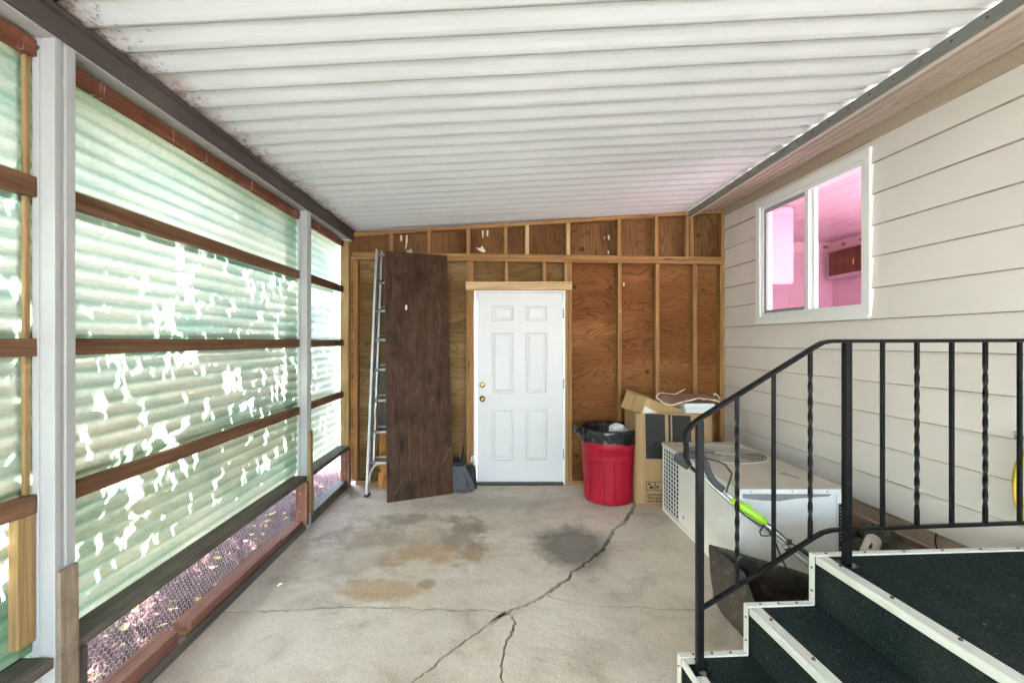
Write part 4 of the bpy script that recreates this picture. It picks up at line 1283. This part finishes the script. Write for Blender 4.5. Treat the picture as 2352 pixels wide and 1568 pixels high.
def ink(name, pts, mat=None):
    prism(name, [at(x, y, YI) for x, y in pts], (0, 0.0012, 0), mat or MT['ink'], cb)
ink('printed_block', [(1482, 949.5), (1527, 952), (1529, 1054), (1484, 1053)])
ink('printed_block', [(1535, 952.3), (1540, 952.5), (1541, 1020), (1536, 1020)])
ink('printed_block', [(1543.5, 952.8), (1586, 954.5), (1588, 1020), (1545, 1020)])
ink('printed_line', [(1594.5, 955), (1595.3, 955), (1596, 1020), (1595.2, 1020)], MT['brownpaper'])
ink('printed_line', [(1608.5, 956), (1609.3, 956), (1610, 1020), (1609.2, 1020)], MT['brownpaper'])
ink('torn_patch', [(1503, 1022), (1508, 1017), (1510, 1010), (1511, 1021), (1504, 1024)], MT['cardedge'])
ink('tape_strip', [(1466, 1156), (1517, 1156), (1517, 1167), (1466, 1169)], MT['brownpaper'])
def frame_sq(x0, y0, x1, y1, w=1.2):
    P = [at(x, y, YI) for x, y in ((x0, y0), (x1, y0), (x1, y1), (x0, y1), (x0 + w, y0 + w), (x1 - w, y0 + w), (x1 - w, y1 - w), (x0 + w, y1 - w))]
    P2 = [p + Vector((0, 0.0012, 0)) for p in P]
    fs = []
    for k in range(4):
        l = (k + 1) % 4
        fs += [(k, l, 4 + l, 4 + k), (8 + k, 8 + 4 + k, 8 + 4 + l, 8 + l), (k, 8 + k, 8 + l, l), (4 + k, 4 + l, 12 + l, 12 + k)]
    mesh('printed_frame', P + P2, fs, MT['ink'], cb)
frame_sq(1484, 1105.5, 1503, 1126)
frame_sq(1505, 1105.5, 1524, 1126)
ink('printed_pictogram', [(1488, 1110.5), (1490, 1109), (1492, 1110), (1493.5, 1108.5), (1495, 1110), (1494.5, 1113), (1489, 1113.5)])
ink('printed_pictogram', [(1492, 1116), (1499.5, 1115.5), (1500, 1120), (1498, 1122.5), (1494, 1121), (1492, 1122.5)])
ink('printed_pictogram', [(1507.5, 1122), (1508.5, 1116), (1510, 1114.5), (1512, 1116), (1516, 1115), (1515.5, 1117), (1511.5, 1118), (1512, 1122), (1510.8, 1122), (1509.8, 1118.5), (1508.5, 1122)])
def text(body, x, y, size, parent, mat, Yt, rot=0.0, bold=0.0):
    cu = bpy.data.curves.new('printed_text', 'FONT')
    cu.body = body
    cu.size = size
    cu.extrude = 0.0004
    cu.offset = bold
    cu.resolution_u = 2
    cu.materials.append(mat)
    tmp = bpy.data.objects.new('tmp_text', cu)
    COL.objects.link(tmp)
    dg = bpy.context.evaluated_depsgraph_get()
    me = bpy.data.meshes.new_from_object(tmp.evaluated_get(dg))
    me.materials.clear(); me.materials.append(mat)
    bpy.data.objects.remove(tmp)
    p = at(x, y, Yt)
    mt = Matrix.Translation(p) @ Matrix.Rotation(R(90), 4, 'X') @ Matrix.Rotation(rot, 4, 'Z')
    me.transform(mt)
    o = bpy.data.objects.new('printed_text', me)
    o['kind'] = 'stuff'
    place(o, parent)
text('Distributed by', 1486, 1138, 0.032, cb, MT['ink'], YI - 0.0002, bold=0.0006)
text('100 Scientific', 1486.5, 1145.5, 0.032, cb, MT['ink'], YI - 0.0002, bold=0.0006)
text('www.Sceneone', 1487, 1152.5, 0.032, cb, MT['ink'], YI - 0.0002, bold=0.0006)
text('C19', 1618, 1012, 0.055, cb, MT['ink'], YI - 0.0002, rot=R(90), bold=0.0004)
# tilted smaller carton
tb_ = thing('tilted_carton', at(1486, 912.8, 4.27), 'small tan carton tipped sideways out of the tall carton', 'carton')
E = at(1486, 912.8, 4.27); Fv = at(1600, 952, 4.37); TLv = at(1438, 900, 4.6); Wv = at(1472, 950, 4.27)
u, v, w = (Fv - E), (TLv - E), (Wv - E)
obox('carton_body', E + w, u, v, -w, MT['card2'], tb_, 0.003)
nrm_e = u.normalized() * -0.0015
pA_ = E + v * 0.52; pB_ = E + v * 0.44
prism('packing_tape', [pA_ + nrm_e, pB_ + nrm_e, pB_ + w * 0.98 + nrm_e, pA_ + w * 0.98 + nrm_e], u.normalized() * 0.0012, MT['card'], tb_)
obox('open_flap', TLv, u * 0.55, Vector((0.02, 0.05, 0.02)), Vector((0, 0, 0.004)), MT['card'], tb_, 0)
fw = v.cross(u).normalized()
fw = fw if fw.y < 0 else -fw
for (a, b, c_) in ((0.02, 0.42, 0.5), (0.62, 0.99, 0.55)):
    p0 = E + u * a + w * 0.72; p1 = E + u * b + w * 0.98
    front = w.cross(u).normalized()
    if front.y > 0: front = -front
    prism('paper_label', [E + u * a + w * c_ + front * 0.001, E + u * b + w * (c_ + 0.2) + front * 0.001, E + u * b + w * 0.99 + front * 0.001, E + u * a + w * 0.99 + front * 0.001], front * 0.001, MT['paper'], tb_)
# plastic container
pc = thing('plastic_container', (1.87, 4.36, 0.85), 'white lidded plastic container on the cartons under torn brown packaging', 'container')
def taper_box(name, x0, x1, y0, y1, z0, z1, tpr, mat, parent, bevel=0.008):
    vs = [(x0 + tpr, y0 + tpr, z0), (x1 - tpr, y0 + tpr, z0), (x1 - tpr, y1 - tpr, z0), (x0 + tpr, y1 - tpr, z0), (x0, y0, z1), (x1, y0, z1), (x1, y1, z1), (x0, y1, z1)]
    return mesh(name, vs, BOXF, mat, parent, bevel=bevel, seg=2)
taper_box('tub', 1.76, 2.03, 4.24, 4.50, 0.835, 0.915, 0.012, MT['whitep'], pc)
taper_box('rim', 1.752, 2.038, 4.232, 4.508, 0.9155, 0.925, 0.002, MT['whitep'], pc, 0.003)
taper_box('lid', 1.755, 2.035, 4.235, 4.505, 0.9255, 0.962, -0.006, MT['whitep'], pc)
# torn packaging draped over it
tp = thing('torn_packaging', at(1590, 915, 4.5), 'torn brown padded packaging with white ragged edges over the white container', 'packaging')
frp = [(1507, 912), (1524, 926), (1543, 931), (1562, 925), (1580, 919.7), (1609.6, 914), (1633, 917.5), (1662, 926.8)]
bkp = [(1509, 909), (1520, 903.5), (1535, 907), (1550, 908), (1566, 904.5), (1597.8, 906), (1625, 909), (1655, 917)]
vs, fs = [], []
nr = 6
def cat(pts, n):
    out = []
    for i in range(n + 1):
        t = i / n * (len(pts) - 1)
        k = min(int(t), len(pts) - 2)
        f = t - k
        out.append((pts[k][0] * (1 - f) + pts[k + 1][0] * f, pts[k][1] * (1 - f) + pts[k + 1][1] * f))
    return out
A_, B_ = cat(frp, 28), cat(bkp, 28)
for i in range(29):
    for j in range(nr + 1):
        t = j / nr
        p = at(*A_[i], 4.215).lerp(at(*B_[i], 4.52), t)
        p.z += 0.012 * mnoise.noise(Vector((i * 0.45, j * 0.8, 2.0)))
        vs.append(p)
for i in range(28):
    for j in range(nr):
        a = i * (nr + 1) + j
        fs.append((a, a + nr + 1, a + nr + 2, a + 1))
mesh('packaging_sheet', vs, fs, MT['brownpaper'], tp, smooth=True, solid=0.008)
edge = [at(x, y, 4.209) + Vector((0, 0, 0.012 * mnoise.noise(Vector((i * 0.45, 0, 2.0))))) for i, (x, y) in enumerate(A_)]
tube('torn_edge', edge, [0.004 + 0.004 * random.random() for _ in edge], MT['cardedge'], tp, 6)
tube('torn_edge', [at(1507, 912, 4.22), at(1512, 904, 4.3), at(1521, 901.5, 4.36), at(1535, 904, 4.42), at(1552, 905, 4.42), at(1568, 896, 4.42), at(1574, 893, 4.42)], [0.005, 0.007, 0.005, 0.004, 0.006, 0.007, 0.004], MT['cardedge'], tp, 6)
tube('torn_edge', smooth_pts([at(1655, 921, 4.42), at(1652, 912, 4.42), at(1646, 906, 4.42), at(1641, 903, 4.42), at(1640, 908, 4.42)], 1), 0.006, MT['cardedge'], tp, 6)

# ------------------------------------------------------------------ LADDER
lad = thing('extension_ladder', (-1.28, 4.55, 0), 'aluminium extension ladder leaning in the corner behind the brown board', 'ladder')
def lpt(s, dx=0.0, dy=0.0):      # along the left rail, s in metres up
    a = Vector((-1.285, 4.53, 0.0)); b = Vector((-1.255, 4.80, 2.505))
    d = (b - a).normalized()
    return a + d * s + Vector((dx, dy, 0))
LL = 2.515
WID = 0.355
for dx in (0.0, WID):
    beam('side_rail', lpt(0.02, dx), lpt(LL, dx), 0.025, 0.07, MT['alu'], lad, up=(0, 1, 0), bevel=0.003)
for dx in (0.04, WID - 0.04):
    beam('fly_rail', lpt(0.30, dx, 0.055), lpt(LL, dx, 0.055), 0.022, 0.06, MT['alu'], lad, up=(0, 1, 0), bevel=0.003)
for i in range(8):
    y = [1059, 991, 919.5, 849.5, 780.5, 712.5, 645, 578][i]
    zz = EYE - (y - PY) / F * 4.62
    s = zz * 1.006
    tube('rung', [lpt(s, 0.012), lpt(s, WID - 0.012)], 0.0165, MT['alu'], lad, 10)
    if i < 7:
        tube('fly_rung', [lpt(s + 0.045, 0.05, 0.05), lpt(s + 0.045, WID - 0.05, 0.05)], 0.014, MT['alu'], lad, 10)
tube('foot_brace', smooth_pts([lpt(0.14, 0.014), lpt(0.22, 0.016), lpt(0.30, 0.06), lpt(0.315, 0.12), lpt(0.315, 0.3)], 2), 0.012, MT['alu'], lad, 8)
for dx in (0.0, WID):
    obox('foot', lpt(0, dx) + Vector((-0.022, -0.045, 0.0)), (0.044, 0, 0), (0, 0.09, 0), (0, 0, 0.022), MT['rubber'], lad, 0.004)
tube('rung_lock', [lpt(0.66, 0.03, 0.02), lpt(0.86, 0.05, 0.02)], 0.006, MT['steel'], lad, 6)

# ------------------------------------------------------------------ BROWN BOARD, OFFCUTS
bl, br = Vector((-1.04, 4.338, 0.001)), Vector((-0.4356, 4.598, 0.001))
tl = at(883.5, 575.7, 4.60); tr_ = tl + (br - bl)
pl = thing('brown_board', (bl + br) / 2, 'wide dark brown stained board leaning against the stud wall', 'board')
nb = (br - bl).cross(tl - bl).normalized()
if nb.y < 0: nb = -nb
slab = [bl, br, tr_, tl]
prism('board_panel', slab, nb * 0.022, MT['walnut'], pl, 0.002)
# scratches and a hanging tag
fn = -nb
def onb(s, t, o=0.0008):
    return (bl.lerp(br, s)).lerp(tl.lerp(tr_, s), t) + fn * o
for (s0, t0, s1, t1) in ((0.33, 0.075, 0.335, 0.315), (0.12, 0.03, 0.23, 0.085), (0.68, 0.37, 0.72, 0.40), (0.44, 0.41, 0.5, 0.43), (0.85, 0.13, 0.97, 0.185)):
    a, b = onb(s0, t0), onb(s1, t1)
    tube('scratch', [a, b], 0.0016, MT['brownpaper'], pl, 5)
prism('paper_tag', [onb(0.3, 0.76), onb(0.33, 0.755), onb(0.335, 0.775), onb(0.31, 0.778)], fn * 0.001, MT['paper'], pl)
pgrey = thing('grey_offcut', (-1.0, 4.85, 0.5), 'weathered grey plywood offcut standing behind the ladder', 'plywood')
obox('sheet', (-1.245, 4.835, 0.58), (0.55, 0, 0), (0, 0.02, 0), (0, 0.03, 0.68), MT['ply_grey'], pgrey, 0.001)
pgrey2 = thing('orange_offcut', (-1.0, 4.7, 0.0), 'bright orange plywood offcut on the floor behind the ladder', 'plywood')
obox('sheet', (-1.235, 4.745, 0.001), (0.6, 0, 0), (0, 0.018, 0), (0, 0.085, 0.577), MT['ply_orange'], pgrey2, 0.001)

# ------------------------------------------------------------------ BROOM AND DUSTPAN
bc = Vector((-0.30, 4.66, 0))
bro = thing('broom', bc, 'grey bristled broom with thin wooden handle beside the door', 'broom')
tube('handle', [at(1052, 1082, 4.74), at(1068.5, 966, 4.872)], 0.0095, MT['broomstick'], bro, 8)
hd = [at(1041, 1069, 4.66), at(1066, 1070, 4.62)]
beam('broom_head', hd[0] + Vector((0, 0, 0.02)), hd[1] + Vector((0, 0, 0.02)), 0.05, 0.035, MT['dustpan'], bro, bevel=0.006)
tube('neck', smooth_pts([at(1045, 1067, 4.66), at(1050, 1053, 4.70), at(1056, 1055, 4.68), at(1064, 1068, 4.63)], 2), 0.011, MT['dustpan'], bro, 8)
NB = 17
for r_ in range(2):
    for i in range(NB):
        s = i / (NB - 1)
        a = hd[0].lerp(hd[1], s) + Vector((0, 0.022 * r_ - 0.01, 0.01))
        b = at(1040, 1122, 4.66).lerp(at(1080, 1124, 4.60), s) + Vector((random.uniform(-.004, .004), 0.07 * r_ - 0.03 + random.uniform(-.01, .01), 0))
        b.z = 0.004 + random.uniform(0, 0.008)
        if s > 0.8:
            b += Vector((0.05 * (s - 0.8) / 0.2, 0.03, 0.02 * (s - 0.8) / 0.2))
        mid = a.lerp(b, 0.5) + Vector((0.003 * (s - 0.5), 0, 0.004))
        tube('bristle_tuft', [a, mid, b], [0.003, 0.004, 0.005], MT['bristle'], bro, 5)
dp = thing('dustpan', (-0.27, 4.75, 0), 'dark plastic dustpan standing upright behind the broom', 'dustpan')
P0 = at(1042, 1092, 4.76); 
vs = [(-0.44, 4.78, 0.01), (-0.23, 4.74, 0.01), (-0.23, 4.80, 0.23), (-0.43, 4.84, 0.21)]
mesh('pan', vs, [(0, 1, 2, 3)], MT['dustpan'], dp, solid=0.008)
mesh('pan_side', [(-0.23, 4.74, 0.01), (-0.20, 4.69, 0.02), (-0.22, 4.76, 0.2), (-0.23, 4.80, 0.23)], [(0, 1, 2, 3)], MT['dustpan'], dp, solid=0.006)
tube('pan_handle', [(-0.36, 4.80, 0.25), (-0.36, 4.85, 0.42)], 0.012, MT['dustpan'], dp, 8)
tube('pan_clip', [(-0.255, 4.79, 0.27), (-0.235, 4.80, 0.335)], 0.006, MT['whitep'], dp, 6)
tube('pan_clip', [(-0.275, 4.79, 0.265), (-0.255, 4.80, 0.33)], 0.006, MT['whitep'], dp, 6)

# ------------------------------------------------------------------ GARDEN CULTIVATOR (handle leaning by the air conditioner)
def tl_(x, y, dY=0.0):
    Y = 2.75 + (x - 1596) * (2.45 - 2.75) / (1865 - 1596) + dY
    return at(x, y, Y)
gt = thing('cultivator', (2.0, 2.25, 0.0), 'electric garden tool with grey foam handle and lime green switch grip', 'garden tool')
foot = tl_(2010, 1385)
tube('handle_tube', [tl_(1650, 1115), tl_(1690, 1151), tl_(1765, 1208), tl_(1865, 1288), tl_(1960, 1362)], 0.0135, MT['alu'], gt, 10)
tube('second_tube', [tl_(1572, 1063, 0.07), tl_(1619, 1098, 0.07), tl_(1687, 1160, 0.06), tl_(1785, 1236, 0.05), tl_(1865, 1304, 0.05), tl_(1955, 1372, 0.04)], 0.0125, MT['alu'], gt, 10)
foam = smooth_pts([tl_(1581, 1072, 0.07), tl_(1560, 1058, 0.06), tl_(1552, 1049, 0.04), tl_(1562, 1046, 0.02), tl_(1600, 1045), tl_(1612, 1049), tl_(1621, 1065), tl_(1630, 1092), tl_(1645, 1112), tl_(1662, 1125)], 2)
tube('foam_grip', foam, 0.0205, MT['foam'], gt, 12)
tube('bail_lever', [tl_(1604, 1063, -0.01), tl_(1615, 1051, -0.01), tl_(1650, 1059, -0.01), tl_(1665, 1066, -0.01), tl_(1681, 1086, -0.01), tl_(1679, 1096, -0.01), tl_(1670, 1122, -0.01), tl_(1668, 1130, -0.01)], 0.0052, MT['rubber'], gt, 8)
tube('lever_pivot', [tl_(1588, 1072, 0.02), tl_(1597, 1082, 0.0), tl_(1606, 1078, 0.0)], 0.011, MT['rubber'], gt, 8)
a, b = tl_(1680, 1146, -0.012), tl_(1761, 1201, -0.012)
n = 9
gp = [a.lerp(b, i / (n - 1)) for i in range(n)]
tube('switch_grip', gp, [0.012, 0.022, 0.025, 0.025, 0.024, 0.0235, 0.023, 0.022, 0.014], MT['lime'], gt, 14)
tube('switch_button', [tl_(1713, 1158, -0.012), tl_(1722, 1166, -0.012)], [0.014, 0.014], MT['lime'], gt, 8)
tube('clamp_ring', [tl_(1755, 1206, -0.015), tl_(1745, 1220, -0.015), tl_(1748, 1229, -0.015), tl_(1760, 1230, -0.015), tl_(1771, 1229, -0.015), tl_(1763, 1213, -0.015)], 0.0045, MT['rubber'], gt, 8)
tube('tube_clamp', [tl_(1806, 1243, 0.0), tl_(1819, 1246, 0.0)], 0.017, MT['rubber'], gt, 10)
tube('tube_clamp', [tl_(1800, 1250, 0.04), tl_(1812, 1262, 0.04)], 0.018, MT['steel'], gt, 10)
tube('power_cord', smooth_pts([tl_(1759, 1200, -0.02), tl_(1772, 1206, -0.02), tl_(1790, 1222, -0.02), tl_(1815, 1246, -0.02), tl_(1840, 1262, -0.02), tl_(1860, 1274, -0.02)], 2), 0.004, MT['rubber'], gt, 6)
tube('plug_end', [tl_(1832, 1256, -0.02), tl_(1862, 1276, -0.02)], [0.012, 0.014], MT['rubber'], gt, 8)
tube('power_cord', smooth_pts([tl_(1690, 1165, 0.02), tl_(1720, 1190, 0.0), tl_(1775, 1222, -0.02), tl_(1783, 1252, -0.03), tl_(1807, 1308, -0.04), tl_(1847, 1372, -0.06), tl_(1870, 1420, -0.1)], 2), 0.0045, MT['rubber'], gt, 6)
XFb = tl_(1960, 1367, 0.02)
tube('motor_housing', [Vector((XFb.x, XFb.y, XFb.z + 0.02)), Vector((XFb.x + 0.06, XFb.y, 0.2)), Vector((XFb.x + 0.1, XFb.y, 0.06)), Vector((XFb.x + 0.1, XFb.y, 0.004))], [0.05, 0.07, 0.07, 0.03], MT['lime'], gt, 12)

# ------------------------------------------------------------------ BLACK CATCHER BAG behind the steps
bag = thing('collapsed_bag', (1.5, 2.5, 0), 'dusty black catcher bag slumped open behind the steps', 'bag')
tA = at(1627, 1247, 2.78); tH = at(1868, 1320, 2.52); tG = at(1737, 1380, 2.365); tK = Vector((1.78, 2.12, 0.17))
bA = Vector((1.30, 2.72, 0.004)); bH = Vector((1.80, 2.56, 0.004)); bG = Vector((1.285, 2.36, 0.004)); bK = Vector((1.74, 2.10, 0.004))
top_loop = [tA, at(1711, 1318, 2.50), tG, tK, tH]
bot_loop = [bA, Vector((1.278, 2.55, 0.004)), bG, bK, bH]
vs, fs = [], []
NS, NH = 10, 8
loopT, loopB = [], []
for i in range(5):
    for k in range(NS):
        t = k / NS
        loopT.append(top_loop[i].lerp(top_loop[(i + 1) % 5], t)); loopB.append(bot_loop[i].lerp(bot_loop[(i + 1) % 5], t))
N5 = len(loopT)
for j in range(NH + 1):
    for i in range(N5):
        p = loopB[i].lerp(loopT[i], j / NH)
        nv = mnoise.noise_vector(p * 5.0) * 0.016 + mnoise.noise_vector(p * 14.0) * 0.006
        if j == 0: nv.z = 0
        vs.append(p + nv)
for j in range(NH):
    for i in range(N5):
        k = (i + 1) % N5
        fs.append((j * N5 + i, j * N5 + k, (j + 1) * N5 + k, (j + 1) * N5 + i))
fs.append(tuple(range(N5)))
mesh('bag_shell', vs, fs, MT['canvas'], bag, smooth=True, solid=0.004)
tube('wire_frame', [at(1826, 1310, 2.4), at(1866, 1336, 2.36), at(1890, 1350, 2.34)], 0.005, MT['rubber'], bag, 6)

# ------------------------------------------------------------------ DEBRIS behind the railing post
jb = thing('rubbish_pile', (2.35, 2.75, 0), 'crumpled dark insulation heap behind the railing post', 'rubbish')
def lump(name, c, r, mat, parent, seed, amp=0.45):
    bm = bmesh.new()
    bmesh.ops.create_icosphere(bm, subdivisions=4, radius=1.0)
    for v_ in bm.verts:
        d = v_.co.normalized()
        k = 1 + amp * mnoise.noise(d * 2.2 + Vector((seed, 0, 0))) + amp * 0.6 * mnoise.noise(d * 6 + Vector((0, seed, 0))) + 0.2 * amp * mnoise.noise(d * 15)
        v_.co = Vector((c[0] + d.x * r[0] * k, c[1] + d.y * r[1] * k, max(0.003, c[2] + d.z * r[2] * k)))
    me = bpy.data.meshes.new(name)
    bm.to_mesh(me); bm.free()
    me.materials.append(mat)
    o = bpy.data.objects.new(name, me)
    place(o, parent)
    return o
lump('insulation', (2.36, 2.78, 0.17), (0.15, 0.22, 0.2), MT['foil'], jb, 3.0)
lump('insulation', (2.31, 2.50, 0.12), (0.16, 0.13, 0.14), MT['foil'], jb, 9.0)
cn = thing('old_can', (2.27, 2.42, 0.3), 'small white labelled can lying on the rubbish heap', 'can')
tube('can_body', [at(1993, 1272, 2.40), at(2006, 1240, 2.50)], 0.036, MT['can'], cn, 16)
tube('label_print', [at(1998, 1258, 2.39), at(2002, 1249, 2.42)], 0.006, MT['ink'], cn, 6)

# ------------------------------------------------------------------ YELLOW HOSE
yh = thing('yellow_cord', (wx(1.9) - 0.05, 1.93, 0.8), 'coiled yellow extension cord hanging on the house wall', 'cord')
for k, (rx, rz, dz) in enumerate(((0.1, 0.21, 0.0), (0.085, 0.19, 0.015), (0.11, 0.23, -0.02))):
    pts = []
    for i in range(40):
        a = 2 * math.pi * i / 40
        Y = 2.115 - 0.02 * k + rx * math.sin(a)
        pts.append((wx(Y) - 0.03 - 0.016 * k + 0.006 * math.sin(3 * a), Y, 0.86 + dz + rz * math.cos(a)))
    tube('cord_loop', pts, 0.007, MT['yellow'], yh, 8, closed=True)
tube('hook', [(wx(2.15) - 0.005, 2.15, 1.09), (wx(2.15) - 0.1, 2.15, 1.09), (wx(2.15) - 0.1, 2.15, 1.12)], 0.008, MT['steel'], yh, 8)

# ------------------------------------------------------------------ OUTSIDE: dry grass, fallen leaves, trees
def scatter(name, n, fn, mat):
    vs, fs = [], []
    for _ in range(n):
        fn(vs, fs)
    o = mesh(name, vs, fs, mat)
    return o
rg = random.Random(11)
def blade(vs, fs):
    x, y = -1.70 - abs(rg.gauss(0, 0.55)), rg.uniform(1.0, 5.6)
    a = rg.uniform(0, 2 * math.pi); L = rg.uniform(0.04, 0.13); w = rg.uniform(0.001, 0.0026)
    d = Vector((math.cos(a), math.sin(a), 0)); n_ = Vector((-d.y, d.x, 0)) * w
    p = Vector((x, y, -0.072 + rg.uniform(0, 0.02)))
    up = rg.uniform(0.0, 0.05)
    b = len(vs)
    mid = p + d * L * 0.5 + Vector((0, 0, up))
    vs.extend([p - n_, p + n_, mid + n_, mid - n_, p + d * L + Vector((0, 0, up * 0.7))])
    fs.extend([(b, b + 1, b + 2, b + 3), (b + 3, b + 2, b + 4)])
tag(scatter('dry_grass', 16000, blade, MT['straw']), 'pinkish dry grass litter on the ground outside the netting', 'grass', kind='stuff')
def fallen(vs, fs):
    x, y = rg.uniform(-2.5, -1.72), rg.uniform(1.5, 5.0)
    a = rg.uniform(0, 2 * math.pi); L = rg.uniform(0.035, 0.075); w = L * 0.28
    d = Vector((math.cos(a), math.sin(a), rg.uniform(-.2, .2))); n_ = Vector((-d.y, d.x, rg.uniform(-.3, .3))).normalized() * w
    p = Vector((x, y, -0.03 + rg.uniform(0, 0.025)))
    b = len(vs)
    vs.extend([p, p + d * L * 0.4 + n_, p + d * L, p + d * L * 0.4 - n_, p + d * L * 0.45 + Vector((0, 0, -0.006))])
    fs.extend([(b, b + 1, b + 4), (b + 1, b + 2, b + 4), (b + 2, b + 3, b + 4), (b + 3, b, b + 4)])
tag(scatter('fallen_leaves', 130, fallen, MT['dryleaf']), 'yellow fallen leaves on the dry grass outside', 'leaves', kind='stuff')

def tree(x, y, h, ya, yb, n_, seed, label):
    r_ = random.Random(seed)
    t = thing('leafy_tree', (x, y, -0.075), label, 'tree', 'trees beyond the fiberglass wall')
    tube('trunk', [(x, y, -0.075), (x + 0.03, y + 0.02, h * 0.3), (x - 0.04, y + 0.05, h * 0.6), (x + 0.02, y, h)], [0.13, 0.1, 0.07, 0.03], MT['bark'], t, 10)
    vs, fs, tips = [], [], []
    while len(fs) < n_:
        # crown: a slanting mass of leaves between the trunk and the eave
        py, pz, k = r_.uniform(ya, yb), r_.uniform(-1.3, 3.2), r_.uniform(0.9, 2.3)
        if r_.random() < 0.2:
            pz = r_.uniform(-0.2, 0.45)
        zone = math.exp(-((py - 2.25 - 0.15 * (pz - 1.2)) / 0.36) ** 2) + math.exp(-((py - 3.5) / 0.26) ** 2) + 0.9 * math.exp(-((py - 1.1) / 0.5) ** 2)
        gap = mnoise.noise(Vector((py * 10.5, pz * 8.5, 9.0))) > 0.44 - 0.47 * min(1.0, zone)
        if -0.15 < pz < 0.42:
            gap = False
        dens = 0.04 if gap else 1.0
        if r_.random() > dens:
            continue
        p = Vector((-1.67, py, pz)) + sdir * k + Vector((r_.gauss(0, .05), r_.gauss(0, .05), r_.gauss(0, .05)))
        if p.x > -2.14 or p.z < 0.25:
            continue
        d = Vector((r_.gauss(0, 1), r_.gauss(0, 1), r_.gauss(-0.4, 0.7))).normalized()
        s = d.cross(Vector((r_.gauss(0, 1), r_.gauss(0, 1), r_.gauss(0, 1)))).normalized()
        L = r_.uniform(0.07, 0.14); w = L * r_.uniform(0.26, 0.38)
        b = len(vs)
        vs.extend([p, p + d * L * 0.3 + s * w, p + d * L * 0.7 + s * w * 0.8, p + d * L, p + d * L * 0.7 - s * w * 0.8, p + d * L * 0.3 - s * w])
        fs.append((b, b + 1, b + 2, b + 3, b + 4, b + 5))
        if r_.random() < 0.004 * 4500 / n_:
            tips.append(p)
    for q_ in tips:
        tube('limb', [(x - 0.02, y + 0.03, min(h * 0.6, max(0.5, q_.z * 0.7))), ((x + q_.x) / 2, (y + q_.y) / 2, q_.z * 0.88), q_], [0.035, 0.02, 0.005], MT['bark'], t, 6)
    o = mesh('crown', vs, fs, MT['leaf'], t)
    o['kind'] = 'stuff'
    return t
tree(-3.6, 0.9, 4.3, -1.0, 2.3, 12000, 1, 'leafy tree outside the near bays of the fiberglass wall')
tree(-3.7, 3.9, 4.6, 2.3, 5.4, 12000, 2, 'leafy tree outside the far bay of the fiberglass wall')
